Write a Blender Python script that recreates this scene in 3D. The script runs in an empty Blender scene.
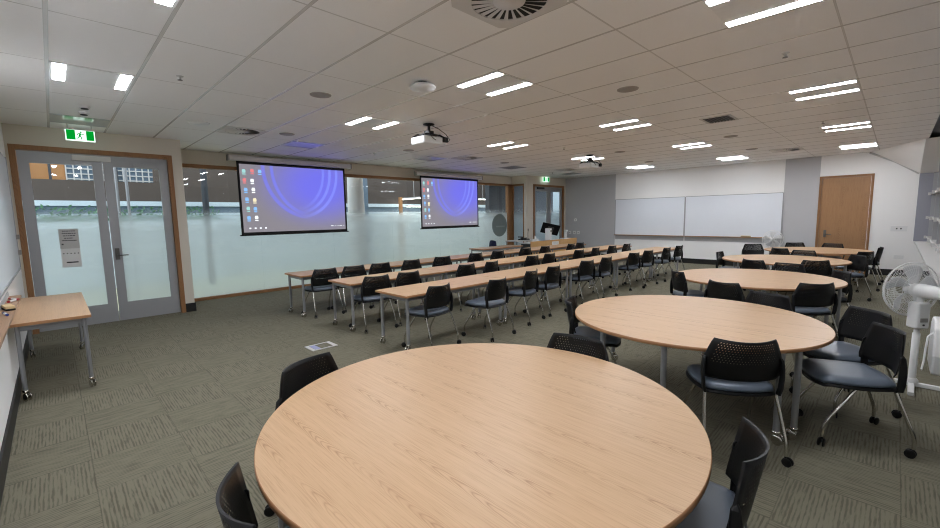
import bpy, math, random
from mathutils import Vector, Matrix
random.seed(7)
PI = math.pi
C = bpy.context.scene.collection
SC = bpy.context.scene

# ------------------------------------------------------------------ materials
def srgb(r, g, b):
    def f(c):
        c /= 255.0
        return c / 12.92 if c <= 0.04045 else ((c + 0.055) / 1.055) ** 2.4
    return (f(r), f(g), f(b), 1.0)

class NT:
    def __init__(self, name):
        self.m = bpy.data.materials.new(name); self.m.use_nodes = True
        self.t = self.m.node_tree; self.t.nodes.clear()
        self.out = self.n('ShaderNodeOutputMaterial')
    def n(self, typ, **kw):
        nd = self.t.nodes.new(typ)
        for k, v in kw.items(): setattr(nd, k, v)
        return nd
    def l(self, a, b): self.t.links.new(a, b)
    def set(self, sock, v):
        if hasattr(v, 'is_output') or hasattr(v, 'links'): self.l(v, sock)
        else: sock.default_value = v
    def math(self, op, a, b=0.0, c=None, clamp=False):
        nd = self.n('ShaderNodeMath', operation=op); nd.use_clamp = clamp
        self.set(nd.inputs[0], a); self.set(nd.inputs[1], b)
        if c is not None: self.set(nd.inputs[2], c)
        return nd.outputs[0]
    def mix(self, f, a, b, blend='MIX'):
        nd = self.n('ShaderNodeMix', data_type='RGBA', blend_type=blend)
        self.set(nd.inputs[0], f); self.set(nd.inputs[6], a); self.set(nd.inputs[7], b)
        return nd.outputs[2]
    def coord(self, which='Object'):
        s = self.n('ShaderNodeSeparateXYZ'); tc = self.n('ShaderNodeTexCoord')
        self.l(tc.outputs[which], s.inputs[0])
        return s.outputs[0], s.outputs[1], s.outputs[2]
    def comb(self, x, y, z):
        nd = self.n('ShaderNodeCombineXYZ')
        for i, v in enumerate((x, y, z)): self.set(nd.inputs[i], v)
        return nd.outputs[0]
    def noise(self, vec, scale=1.0, detail=2.0, rough=0.5, dist=0.0):
        nd = self.n('ShaderNodeTexNoise')
        self.l(vec, nd.inputs['Vector'])
        nd.inputs['Scale'].default_value = scale; nd.inputs['Detail'].default_value = detail
        nd.inputs['Roughness'].default_value = rough; nd.inputs['Distortion'].default_value = dist
        return nd.outputs['Fac']
    def smooth(self, v, a, b):
        nd = self.n('ShaderNodeMapRange', interpolation_type='SMOOTHSTEP')
        self.set(nd.inputs[0], v); nd.inputs[1].default_value = a; nd.inputs[2].default_value = b
        nd.inputs[3].default_value = 0; nd.inputs[4].default_value = 1
        return nd.outputs[0]
    def bsdf(self, color, rough=0.5, metal=0.0, spec=0.5, bump=None, bstr=0.2, bdist=0.002):
        p = self.n('ShaderNodeBsdfPrincipled')
        self.set(p.inputs['Base Color'], color); self.set(p.inputs['Roughness'], rough)
        p.inputs['Metallic'].default_value = metal
        p.inputs['Specular IOR Level'].default_value = spec
        if bump is not None:
            b = self.n('ShaderNodeBump'); b.inputs['Strength'].default_value = bstr; b.inputs['Distance'].default_value = bdist
            self.l(bump, b.inputs['Height']); self.l(b.outputs[0], p.inputs['Normal'])
        return p.outputs[0]
    def finish(self, sh):
        self.l(sh, self.out.inputs[0]); return self.m
    def mixsh(self, f, a, b):
        nd = self.n('ShaderNodeMixShader'); self.set(nd.inputs[0], f); self.l(a, nd.inputs[1]); self.l(b, nd.inputs[2])
        return nd.outputs[0]

def plain(name, rgb, rough=0.5, metal=0.0, spec=0.5, var=0.05, scale=6.0):
    t = NT(name); tc = t.n('ShaderNodeTexCoord')
    f = t.noise(tc.outputs['Object'], scale, 3.0)
    c = srgb(*rgb); lo = tuple(x * (1 - var) for x in c[:3]) + (1,); hi = tuple(min(1, x * (1 + var)) for x in c[:3]) + (1,)
    return t.finish(t.bsdf(t.mix(f, lo, hi), rough, metal, spec))

def emit(name, rgb, strength):
    t = NT(name); e = t.n('ShaderNodeEmission'); e.inputs[0].default_value = srgb(*rgb); e.inputs[1].default_value = strength
    return t.finish(e.outputs[0])

def wood(name, light, dark, axis='y', seam=None, rough=0.40, fine=1.0):
    t = NT(name); x, y, z = t.coord('Object')
    if axis == 'x': u, v = y, x
    elif axis == 'z': u, v = x, z
    elif axis == 'zy': u, v = y, z
    else: u, v = x, y
    wob = t.noise(t.comb(t.math('MULTIPLY', u, 1.5), t.math('MULTIPLY', v, 1.1), 0.0), 1.0, 2.0)
    cu = t.math('ADD', t.math('MULTIPLY', u, 5.6 * fine), t.math('MULTIPLY', wob, 0.55))
    ci = t.math('FLOOR', cu); du = t.math('SUBTRACT', t.math('FRACT', cu), 0.5)
    rnd = t.math('FRACT', t.math('MULTIPLY', t.math('SINE', t.math('MULTIPLY', ci, 12.99)), 437.5))
    ph = t.math('ADD', t.math('MULTIPLY', v, t.math('ADD', 11.0, t.math('MULTIPLY', rnd, 8.0))), t.math('MULTIPLY', t.math('MULTIPLY', du, du), 150.0))
    ph = t.math('ADD', ph, t.math('ADD', t.math('MULTIPLY', rnd, 5.0), t.math('MULTIPLY', t.noise(t.comb(t.math('MULTIPLY', u, 30.0), t.math('MULTIPLY', v, 7.0), 1.0), 1.0, 2.0), 1.6)))
    rings = t.math('MULTIPLY', t.math('ABSOLUTE', t.math('SUBTRACT', t.math('FRACT', ph), 0.5)), 2.0)
    ringm = t.math('POWER', rings, 3.0)
    au = t.math('ABSOLUTE', du)
    bm_ = t.n('ShaderNodeMapRange', interpolation_type='SMOOTHSTEP'); t.l(au, bm_.inputs[0])
    bm_.inputs[1].default_value = 0.05; bm_.inputs[2].default_value = 0.17; bm_.inputs[3].default_value = 1.0; bm_.inputs[4].default_value = 0.0
    pres = t.smooth(t.noise(t.comb(ci, t.math('MULTIPLY', v, 1.6), 7.0), 1.0, 1.0), 0.40, 0.60)
    ringm = t.math('MULTIPLY', ringm, t.math('MULTIPLY', bm_.outputs[0], pres))
    pores = t.noise(t.comb(t.math('MULTIPLY', u, 260.0 * fine), t.math('MULTIPLY', v, 6.0), 0.0), 1.0, 2.0, 0.6)
    porem = t.smooth(pores, 0.46, 0.78)
    big = t.noise(t.comb(t.math('MULTIPLY', u, 70.0 * fine), t.math('MULTIPLY', v, 1.2), 0.0), 1.0, 3.0)
    big = t.smooth(big, 0.3, 0.75)
    f = t.math('ADD', t.math('MULTIPLY', ringm, 0.62), t.math('MULTIPLY', porem, 0.36))
    f = t.math('ADD', f, t.math('MULTIPLY', big, 0.16), clamp=True)
    col = t.mix(f, srgb(*light), srgb(*dark))
    if seam is not None:
        d = t.math('ABSOLUTE', t.math('SUBTRACT', x, seam))
        m = t.math('LESS_THAN', d, 0.0016)
        col = t.mix(m, col, srgb(92, 66, 46))
    return t.finish(t.bsdf(col, rough, 0, 0.4))

M = {}
M['oak'] = wood('oak_laminate', (204, 169, 132), (152, 112, 77))
M['oak_seam'] = wood('oak_laminate_seamed', (204, 169, 132), (152, 112, 77), seam=-0.2)
M['oak_x'] = wood('oak_laminate_long', (204, 169, 132), (152, 112, 77), axis='x')
M['oak_edge'] = plain('oak_edge_band', (176, 128, 88), 0.5)
M['door_wood'] = wood('door_veneer', (166, 126, 88), (126, 89, 57), axis='zy', rough=0.5, fine=0.4)
M['frame_wood'] = wood('timber_frame', (150, 108, 70), (112, 74, 44), axis='z', rough=0.5, fine=0.4)
M['frame_wood_x'] = wood('timber_frame_long', (150, 108, 70), (112, 74, 44), axis='x', rough=0.5, fine=0.4)
M['lectern_wood'] = wood('lectern_veneer', (206, 162, 106), (176, 128, 76), axis='x')
M['tray_wood'] = wood('tray_veneer', (170, 136, 106), (124, 92, 66), axis='y')
M['wall_white'] = plain('white_painted_wall', (244, 243, 241), 0.85, var=0.02, scale=2)
M['wall_beige'] = plain('cream_painted_wall', (214, 207, 194), 0.85, var=0.02, scale=2)
M['wall_grey'] = plain('grey_painted_wall', (192, 192, 194), 0.85, var=0.02, scale=2)
M['skirting'] = plain('black_skirting', (22, 21, 20), 0.5)
M['black_plastic'] = plain('black_plastic', (10, 10, 11), 0.48, spec=0.35, var=0.1)
M['black_matte'] = plain('black_matte', (14, 14, 14), 0.7)
M['vinyl'] = plain('blue_grey_vinyl', (92, 102, 115), 0.38, var=0.06, scale=14)
M['navy_fabric'] = plain('navy_fabric', (32, 40, 74), 0.8, var=0.1, scale=40)
M['chrome'] = plain('chrome_tube', (205, 203, 196), 0.2, 1.0, var=0.03)
M['silver'] = plain('silver_powder_coat', (156, 157, 160), 0.4, 0.55, var=0.03)
M['aluminium'] = plain('grey_aluminium', (164, 165, 168), 0.45, 0.3, var=0.02)
M['steel_dark'] = plain('brushed_steel', (112, 110, 106), 0.35, 0.9)
M['white_plastic'] = plain('white_plastic', (232, 232, 231), 0.4, var=0.02)
M['fan_blade'] = plain('fan_blade_plastic', (216, 217, 218), 0.35, var=0.02)
M['white_metal'] = plain('white_powder_coat', (205, 203, 200), 0.5, var=0.02)
M['whiteboard'] = plain('whiteboard_enamel', (232, 236, 242), 0.22, var=0.01)
M['grey_plastic'] = plain('grey_plastic', (146, 142, 137), 0.6)
M['dark_grey'] = plain('dark_grey_metal', (58, 58, 60), 0.5)
M['panel'] = plain('unlit_diffuser', (188, 192, 196), 0.12, var=0.01)
M['paper'] = plain('white_paper', (226, 226, 224), 0.9, var=0.01)
M['ink'] = plain('black_ink', (52, 52, 56), 0.9)
M['red'] = plain('red_plastic', (170, 26, 40), 0.4)
M['blue'] = plain('blue_plastic', (52, 74, 150), 0.4)
M['eraser_wood'] = plain('eraser_wood', (222, 196, 150), 0.6)
M['oval'] = plain('grey_green_decal', (122, 136, 136), 0.6, var=0.03)
M['oval_text'] = plain('pale_decal_text', (150, 164, 162), 0.6, var=0.03)
M['lit'] = emit('lit_tube', (244, 248, 255), 33.0)
M['exit_green'] = emit('exit_green', (0, 138, 40), .5)
M['exit_white'] = emit('exit_white', (225, 255, 240), .55)
M['court_floor'] = plain('courtyard_lawn', (190, 192, 160), 0.9, var=0.14, scale=5)
M['court_white'] = plain('courtyard_white_wall', (205, 219, 226), 0.9, var=0.03)
M['court_brown'] = plain('courtyard_brown_cladding', (82, 71, 63), 0.6, var=0.05, scale=2)
M['court_blue'] = plain('courtyard_blue_grey', (104, 122, 138), 0.7)
M['court_dark'] = plain('courtyard_dark', (58, 62, 68), 0.6)
M['orange'] = plain('courtyard_orange', (196, 142, 92), 0.8)
M['leaf'] = plain('hedge_leaf', (84, 130, 92), 0.7, var=0.4, scale=8)
M['ext_light'] = emit('lit_outside_lamp', (255, 250, 240), 7.0)
M['void'] = plain('grey_blind', (122, 122, 125), 0.8)
M['reveal'] = plain('window_reveal_paint', (150, 151, 160), 0.8, var=0.02)

def carpet():
    t = NT('carpet_tiles'); x, y, z = t.coord('Object')
    u = t.math('DIVIDE', t.math('SUBTRACT', x, 0.05), 0.487)
    v = t.math('DIVIDE', t.math('SUBTRACT', y, 3.20), 0.474)
    fu, fv = t.math('FLOOR', u), t.math('FLOOR', v)
    par = t.math('FLOORED_MODULO', t.math('ADD', fu, fv), 2.0)
    cell = t.math('MULTIPLY', t.math('SINE', t.math('ADD', t.math('MULTIPLY', fu, 12.9), t.math('MULTIPLY', fv, 78.2))), 31.0)
    def stripes(p, q):
        wob = t.noise(t.comb(t.math('MULTIPLY', p, 9.0), t.math('MULTIPLY', q, 2.0), cell), 1.0, 2.0)
        sn = t.math('SINE', t.math('ADD', t.math('MULTIPLY', p, 2 * PI * 54.0), t.math('MULTIPLY', wob, 2.2)))
        brk = t.noise(t.comb(t.math('MULTIPLY', p, 70.0), t.math('MULTIPLY', q, 7.0), cell), 1.0, 3.0, 0.65)
        return t.math('ADD', t.math('MULTIPLY', sn, 0.11), brk)
    a = stripes(x, y); b = stripes(y, x)
    nd = t.n('ShaderNodeMix'); t.l(par, nd.inputs[0]); t.l(b, nd.inputs[2]); t.l(a, nd.inputs[3])
    f = t.smooth(nd.outputs[0], 0.30, 0.56)
    fine = t.noise(t.comb(x, y, z), 420.0, 2.0)
    tone = t.noise(t.comb(fu, fv, cell), 3.7, 0.0)
    col = t.mix(f, srgb(96, 93, 79), srgb(128, 124, 108))
    col = t.mix(t.math('MULTIPLY', fine, 0.35), col, srgb(92, 88, 72))
    col = t.mix(t.math('MULTIPLY', tone, 0.22), col, srgb(128, 124, 106))
    eu = t.math('ABSOLUTE', t.math('SUBTRACT', t.math('FRACT', t.math('ADD', u, 0.5)), 0.5))
    ev = t.math('ABSOLUTE', t.math('SUBTRACT', t.math('FRACT', t.math('ADD', v, 0.5)), 0.5))
    e = t.math('LESS_THAN', t.math('MINIMUM', eu, ev), 0.006)
    col = t.mix(t.math('MULTIPLY', e, 0.35), col, srgb(70, 66, 54))
    return t.finish(t.bsdf(col, 0.95, 0, 0.1, bump=f, bstr=0.3, bdist=0.004))
M['carpet'] = carpet()

def ceiling_mat():
    t = NT('ceiling_tiles'); x, y, z = t.coord('Object')
    u = t.math('DIVIDE', t.math('SUBTRACT', x, 0.096), 0.606)
    v = t.math('DIVIDE', t.math('SUBTRACT', y, 0.386), 1.187)
    eu = t.math('MULTIPLY', t.math('ABSOLUTE', t.math('SUBTRACT', t.math('FRACT', t.math('ADD', u, 0.5)), 0.5)), 0.606)
    ev = t.math('MULTIPLY', t.math('ABSOLUTE', t.math('SUBTRACT', t.math('FRACT', t.math('ADD', v, 0.5)), 0.5)), 1.187)
    mu = t.math('LESS_THAN', eu, 0.010); mv = t.math('LESS_THAN', ev, 0.003)
    gu = t.math('LESS_THAN', eu, 0.013); gv = t.math('LESS_THAN', ev, 0.007)
    n = t.noise(t.comb(x, y, z), 240.0, 2.0)
    base = t.mix(n, srgb(238, 237, 236), srgb(246, 245, 244))
    tone = t.noise(t.comb(t.math('FLOOR', u), t.math('FLOOR', v), 0.5), 5.3, 0.0)
    base = t.mix(t.math('MULTIPLY', tone, 0.2), base, srgb(230, 228, 226))
    col = t.mix(t.math('MAXIMUM', gu, gv), base, srgb(196, 193, 190))
    col = t.mix(t.math('MAXIMUM', mu, mv), col, srgb(206, 203, 200))
    ro = t.math('SUBTRACT', 0.6, t.math('MULTIPLY', gu, 0.36))
    return t.finish(t.bsdf(col, ro, 0, 0.45))
M['ceiling'] = ceiling_mat()

def glass_mat():
    t = NT('clear_glass')
    tr = t.n('ShaderNodeBsdfTransparent'); tr.inputs[0].default_value = (0.94, 0.96, 0.96, 1)
    gl = t.n('ShaderNodeBsdfGlossy'); gl.inputs['Roughness'].default_value = 0.02
    fr = t.n('ShaderNodeFresnel'); fr.inputs[0].default_value = 1.5
    ge = t.n('ShaderNodeNewGeometry')
    f = t.math('MULTIPLY', fr.outputs[0], t.math('SUBTRACT', 1.0, ge.outputs['Backfacing']))
    return t.finish(t.mixsh(f, tr.outputs[0], gl.outputs[0]))
M['glass'] = glass_mat()

def frost_mat():
    # printed privacy film: dense at the bottom, fading dot pattern towards head height
    t = NT('frosted_film'); x, y, z = t.coord('Object')
    dens = t.smooth(z, 1.86, 1.38)
    dens = t.n('ShaderNodeMapRange', interpolation_type='SMOOTHSTEP')
    t.l(z, dens.inputs[0]); dens.inputs[1].default_value = 1.36; dens.inputs[2].default_value = 1.86
    dens.inputs[3].default_value = 1.0; dens.inputs[4].default_value = 0.0
    tl = t.n('ShaderNodeBsdfTranslucent'); tl.inputs[0].default_value = (0.89, 0.91, 0.915, 1)
    rf = t.n('ShaderNodeBsdfRefraction'); rf.inputs[0].default_value = (0.92, 0.935, 0.94, 1)
    rf.inputs['Roughness'].default_value = 0.36; rf.inputs['IOR'].default_value = 1.12
    df = t.n('ShaderNodeBsdfDiffuse'); df.inputs[0].default_value = (0.82, 0.85, 0.855, 1)
    a = t.mixsh(0.66, tl.outputs[0], rf.outputs[0])
    a = t.mixsh(0.14, a, df.outputs[0])
    tr = t.n('ShaderNodeBsdfTransparent')
    return t.finish(t.mixsh(dens.outputs[0], tr.outputs[0], a))
M['frost'] = frost_mat()

def mesh_plastic():
    # moulded perforated shell: slots cut through on a staggered grid in the upper part
    t = NT('perforated_black_plastic'); uv = t.n('ShaderNodeUVMap'); s = t.n('ShaderNodeSeparateXYZ'); t.l(uv.outputs[0], s.inputs[0])
    u, v = s.outputs[0], s.outputs[1]
    gx = t.math('MULTIPLY', u, 26.0); gy = t.math('MULTIPLY', v, 17.0)
    row = t.math('FLOORED_MODULO', t.math('FLOOR', gy), 2.0)
    fx = t.math('SUBTRACT', t.math('FRACT', t.math('ADD', gx, t.math('MULTIPLY', row, 0.5))), 0.5)
    fy = t.math('SUBTRACT', t.math('FRACT', gy), 0.5)
    d = t.math('ADD', t.math('MULTIPLY', fx, fx), t.math('MULTIPLY', fy, fy))
    hole = t.math('LESS_THAN', d, 0.058)
    inx = t.math('LESS_THAN', t.math('ABSOLUTE', t.math('SUBTRACT', u, 0.5)), 0.42)
    iny = t.math('MULTIPLY', t.math('GREATER_THAN', v, 0.40), t.math('LESS_THAN', v, 0.93))
    hole = t.math('MULTIPLY', hole, t.math('MULTIPLY', inx, iny))
    b = t.bsdf(srgb(10, 10, 11), 0.48, 0, 0.35)
    tr = t.n('ShaderNodeBsdfTransparent')
    return t.finish(t.mixsh(hole, b, tr.outputs[0]))
M['perforated'] = mesh_plastic()

def screen_mat():
    t = NT('projected_desktop'); uv = t.n('ShaderNodeUVMap'); s = t.n('ShaderNodeSeparateXYZ'); t.l(uv.outputs[0], s.inputs[0])
    u, v = s.outputs[0], s.outputs[1]
    def dist(cx, cy, ax, ay):
        a = t.math('DIVIDE', t.math('SUBTRACT', u, cx), ax); b = t.math('DIVIDE', t.math('SUBTRACT', v, cy), ay)
        return t.math('SQRT', t.math('ADD', t.math('MULTIPLY', a, a), t.math('MULTIPLY', b, b)))
    d = dist(0.74, 0.72, 0.72, 0.80)
    glow = t.smooth(d, 0.95, 0.1)
    nd = t.n('ShaderNodeMapRange', interpolation_type='SMOOTHSTEP'); t.l(d, nd.inputs[0])
    nd.inputs[1].default_value = 0.15; nd.inputs[2].default_value = 1.0; nd.inputs[3].default_value = 1.0; nd.inputs[4].default_value = 0.0
    col = t.mix(nd.outputs[0], srgb(126, 122, 130), srgb(104, 104, 222))
    def band(cx, cy, ax, ay, r0, w, c, gate=None, amt=0.55):
        global_col = None
        dd = t.math('ABSOLUTE', t.math('SUBTRACT', dist(cx, cy, ax, ay), r0))
        f = t.n('ShaderNodeMapRange', interpolation_type='SMOOTHSTEP'); t.l(dd, f.inputs[0])
        f.inputs[1].default_value = w; f.inputs[2].default_value = w * 0.4; f.inputs[3].default_value = 0.0; f.inputs[4].default_value = amt
        g = f.outputs[0]
        if gate is not None: g = t.math('MULTIPLY', g, gate)
        return t.mix(g, col, srgb(*c))
    left = t.smooth(u, 0.62, 0.40)
    lg = t.n('ShaderNodeMapRange', interpolation_type='SMOOTHSTEP'); t.l(u, lg.inputs[0]); lg.inputs[1].default_value = 0.40; lg.inputs[2].default_value = 0.66; lg.inputs[3].default_value = 1; lg.inputs[4].default_value = 0
    rg = t.smooth(u, 0.50, 0.80)
    col = band(0.64, 0.98, 0.46, 0.80, 0.96, 0.05, (112, 116, 226), lg.outputs[0], 0.75)
    col = band(0.66, 0.98, 0.40, 0.76, 0.96, 0.05, (112, 118, 232), lg.outputs[0], 0.75)
    col = band(0.52, 0.95, 0.42, 0.76, 0.96, 0.045, (128, 140, 246), rg, 0.7)
    col = band(0.49, 0.95, 0.40, 0.74, 0.90, 0.045, (128, 142, 248), rg, 0.7)
    col = band(0.46, 0.95, 0.37, 0.72, 0.86, 0.045, (126, 140, 246), rg, 0.6)
    e = t.n('ShaderNodeEmission'); t.l(col, e.inputs[0]); e.inputs[1].default_value = 0.44
    df = t.n('ShaderNodeBsdfDiffuse'); df.inputs[0].default_value = (0.10, 0.10, 0.10, 1)
    ad = t.n('ShaderNodeAddShader'); t.l(e.outputs[0], ad.inputs[0]); t.l(df.outputs[0], ad.inputs[1])
    return t.finish(ad.outputs[0])
M['screen'] = screen_mat()
ICON = [emit('icon_%s' % n, c, 0.5) for n, c in (('white', (228, 234, 240)), ('red', (206, 120, 124)), ('blue', (130, 176, 226)), ('green', (150, 198, 196)), ('yellow', (222, 212, 178)))]

# ------------------------------------------------------------------ mesh building
class MB:
    def __init__(self): self.v = []; self.f = []; self.s = []; self.mi = []; self.uv = {}
    def add(self, vs, fs, smooth=False, mi=0):
        o = len(self.v); self.v += [tuple(p) for p in vs]
        for f in fs: self.f.append([i + o for i in f]); self.s.append(smooth); self.mi.append(mi)
        return self
    def box(self, x0, x1, y0, y1, z0, z1, mi=0):
        x0, x1 = min(x0, x1), max(x0, x1); y0, y1 = min(y0, y1), max(y0, y1); z0, z1 = min(z0, z1), max(z0, z1)
        v = [(x0, y0, z0), (x1, y0, z0), (x1, y1, z0), (x0, y1, z0), (x0, y0, z1), (x1, y0, z1), (x1, y1, z1), (x0, y1, z1)]
        return self.add(v, [(0, 3, 2, 1), (4, 5, 6, 7), (0, 1, 5, 4), (1, 2, 6, 5), (2, 3, 7, 6), (3, 0, 4, 7)], mi=mi)
    def prism(self, poly, axis, a, b, mi=0):
        n = len(poly)
        def P(p, h):
            return (p[0], p[1], h) if axis == 'z' else ((p[0], h, p[1]) if axis == 'y' else (h, p[0], p[1]))
        v = [P(p, a) for p in poly] + [P(p, b) for p in poly]
        fs = [list(range(n))[::-1], list(range(n, 2 * n))] + [(i, (i + 1) % n, n + (i + 1) % n, n + i) for i in range(n)]
        return self.add(v, fs, mi=mi)
    def tube(self, pts, r, n=8, cap=True, closed=False, rx=None):
        P = [Vector(p) for p in pts]; R = r if isinstance(r, (list, tuple)) else [r] * len(P)
        m = len(P); vs = []; ref = None
        for i in range(m):
            if closed: d = (P[(i + 1) % m] - P[i - 1])
            else: d = P[min(i + 1, m - 1)] - P[max(i - 1, 0)]
            d.normalize()
            if ref is None:
                ref = Vector((0, 0, 1)) if abs(d.z) < 0.9 else Vector((0, 1, 0))
            a = d.cross(ref); a.normalize(); b = a.cross(d); ref = b
            for k in range(n):
                t = 2 * PI * (k + 0.5) / n
                vs.append(P[i] + a * math.cos(t) * R[i] * (rx or 1) + b * math.sin(t) * R[i])
        fs = []
        for i in range(m if closed else m - 1):
            j = (i + 1) % m
            for k in range(n): fs.append((i * n + k, i * n + (k + 1) % n, j * n + (k + 1) % n, j * n + k))
        self.add(vs, fs, True)
        if cap and not closed:
            self.add(vs[:n], [tuple(range(n))[::-1]]); self.add(vs[-n:], [tuple(range(n))])
        return self
    def lathe(self, prof, c=(0, 0, 0), axis='z', n=24, smooth=True, mi=0, rot=None):
        vs = []; m = len(prof)
        for r, h in prof:
            for k in range(n):
                t = 2 * PI * k / n; a, b = r * math.cos(t), r * math.sin(t)
                p = Vector((a, b, h) if axis == 'z' else ((a, h, b) if axis == 'y' else (h, a, b)))
                if rot is not None: p = rot @ p
                vs.append(p + Vector(c))
        fs = [(i * n + k, i * n + (k + 1) % n, (i + 1) * n + (k + 1) % n, (i + 1) * n + k) for i in range(m - 1) for k in range(n)]
        self.add(vs, fs, smooth, mi)
        if prof[0][0] > 1e-5: self.add(vs[:n], [tuple(range(n))[::-1]], False, mi)
        if prof[-1][0] > 1e-5: self.add(vs[-n:], [tuple(range(n))], False, mi)
        return self
    def build(self, name, mat, parent=None, bevel=0, loc=None, uv=None):
        me = bpy.data.meshes.new(name); me.from_pydata(self.v, [], self.f)
        for m in (mat if isinstance(mat, list) else [mat]): me.materials.append(m)
        for p, s, k in zip(me.polygons, self.s, self.mi): p.use_smooth = s; p.material_index = k
        if uv is not None:
            L = me.uv_layers.new(name='UVMap')
            for lp in me.loops: L.data[lp.index].uv = uv(self.v[lp.vertex_index])
        import bmesh
        bm = bmesh.new(); bm.from_mesh(me); bmesh.ops.recalc_face_normals(bm, faces=bm.faces); bm.to_mesh(me); bm.free()
        o = bpy.data.objects.new(name, me); C.objects.link(o)
        if parent is not None: o.parent = parent
        if loc: o.location = loc
        if bevel:
            b = o.modifiers.new('bevel', 'BEVEL'); b.width = bevel; b.segments = 2; b.limit_method = 'ANGLE'; b.angle_limit = 0.7
        return o

def tag(o, label=None, cat=None, group=None, kind=None):
    if label: o['label'] = label
    if cat: o['category'] = cat
    if group: o['group'] = group
    if kind: o['kind'] = kind
    return o
def thing(name, label, cat, loc=(0, 0, 0), rz=0.0, group=None):
    o = bpy.data.objects.new(name, None); C.objects.link(o); o.empty_display_size = 0.1
    o.location = loc; o.rotation_euler = (0, 0, rz)
    return tag(o, label, cat, group)
def copy_tree(o, parent=None):
    c = o.copy(); C.objects.link(c)
    if parent is not None: c.parent = parent
    for ch in list(o.children): copy_tree(ch, c)
    return c
def struct(name, mb, mat, parent=None, bevel=0):
    return tag(mb.build(name, mat, parent, bevel), kind='structure')

# ------------------------------------------------------------------ room shell
X0, X1, Y0, YG, YD, YV, ZC = -0.36, 14.1, -0.30, 9.65, 8.62, 9.00, 2.94
T = 0.12
struct('floor', MB().box(X0 - T, X1 + T, Y0 - 0.6, YG + 0.06, -0.1, 0), M['carpet'])
struct('ceiling', MB().box(X0 - T, X1 + T, Y0 - 0.04, YG + 0.25, ZC, ZC + 0.1), M['ceiling'])
struct('wall_left', MB().box(X0 - T, X0, Y0 - 0.6, YD + 0.2, 0, ZC), M['wall_white'])
# wall with the double glass door (left of the glass wall)
DX0, DX1, DZ = -0.33, 1.53, 2.67
w = MB(); w.box(X0, DX0, YD, YD + 0.14, 0, ZC).box(DX1, 1.67, YD, YD + 0.14, 0, ZC).box(DX0, DX1, YD, YD + 0.14, DZ, ZC)
struct('wall_door', w, M['wall_beige'])
struct('wall_return', MB().box(1.53, 1.67, YD + 0.14, YG + 0.12, 0, ZC), M['wall_beige'])
struct('wall_glass_head', MB().box(1.67, 11.78, YG, YG + 0.14, 2.67, ZC), M['wall_beige'])
# vestibule with the second double door at the far end
w = MB(); w.box(11.66, 11.80, YV + 0.10, YG, 2.67, ZC).box(11.66, 12.05, YV, YV + 0.10, 0, ZC).box(13.97, X1, YV, YV + 0.14, 0, ZC).box(12.05, 13.97, YV, YV + 0.14, 2.66, ZC)
struct('wall_vestibule', w, M['wall_beige'])
# far (whiteboard) wall in painted bands
EDX0, EDX1, EDZ = 0.44, 1.455, 2.43
def bwall(name, y0, y1, mat): return struct(name, MB().box(X1, X1 + T, y0, y1, 0, ZC), mat)
bwall('wall_far_grey', 6.98, YV + 0.14, M['wall_grey'])
bwall('wall_far_white', 2.19, 6.98, M['wall_white'])
bwall('wall_far_grey_band', EDX1, 2.19, M['wall_grey'])
w = MB(); w.box(X1, X1 + T, EDX0, EDX1, EDZ, ZC).box(X1, X1 + T, Y0 - 0.50, EDX0, 0, ZC)
struct('wall_far_end', w, M['wall_white'])
# right (window) wall: below the sill, window recess with sill, head void
YW = Y0 - 0.32
struct('wall_right', MB().box(X0, X1, YW - 0.18, YW, 0, 0.80), M['wall_white'])
struct('trim_1', MB().box(X0, X1, YW - 0.04, Y0 - 0.02, 0.80, 0.83), M['white_metal'])
struct('wall_window_reveal', MB().box(X1 - 0.02, X1, Y0 - 0.30, Y0, 0.83, 2.40), M['reveal'])
struct('wall_window_void', MB().box(X0 - T, X1 + T, Y0 - 0.62, Y0 - 0.5, 0.8, ZC + 0.1).box(X0 - T, X1, Y0 - 0.5, Y0 - 0.04, ZC + 0.1, ZC + 0.16), M['void'])
# sloping window-head soffit in the far right corner
a, b, c_ = (X1, 0.53, ZC), (12.38, Y0, ZC), (X1, Y0, 2.36)
b2, c2 = (12.38, Y0 - 0.5, ZC), (X1, Y0 - 0.5, 2.36)
s = MB().add([a, b, c_, b2, c2, (X1, 0.53, ZC + 0.04), (12.38, Y0 - 0.5, ZC + 0.04), (X1, Y0 - 0.5, ZC + 0.04)],
             [(0, 1, 2), (1, 3, 4, 2), (0, 5, 6, 3, 1), (0, 2, 4, 7, 5), (3, 6, 7, 4), (5, 7, 6)])
struct('wall_soffit', s, M['wall_white'])
struct('trim_2', MB().tube([(X1 - 0.012, 0.56, ZC - 0.015), (X1 - 0.012, 0.1, 2.66), (X1 - 0.012, Y0 + 0.01, 2.365)], 0.022, 8), M['white_metal'])
# skirtings
def skirt(name, x0, x1, y0, y1): return struct(name, MB().box(x0, x1, y0, y1, 0, 0.15), M['skirting'])
skirt('baseboard_left', X0, X0 + 0.014, Y0, YD)
skirt('baseboard_far', X1 - 0.014, X1, EDX1 + 0.06, YV)
skirt('baseboard_far_end', X1 - 0.014, X1, YW, EDX0 - 0.06)
skirt('baseboard_right', X0, X1, YW, YW + 0.014)
skirt('baseboard_pillar', DX1, 1.684, YD - 0.014, YD)

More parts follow.
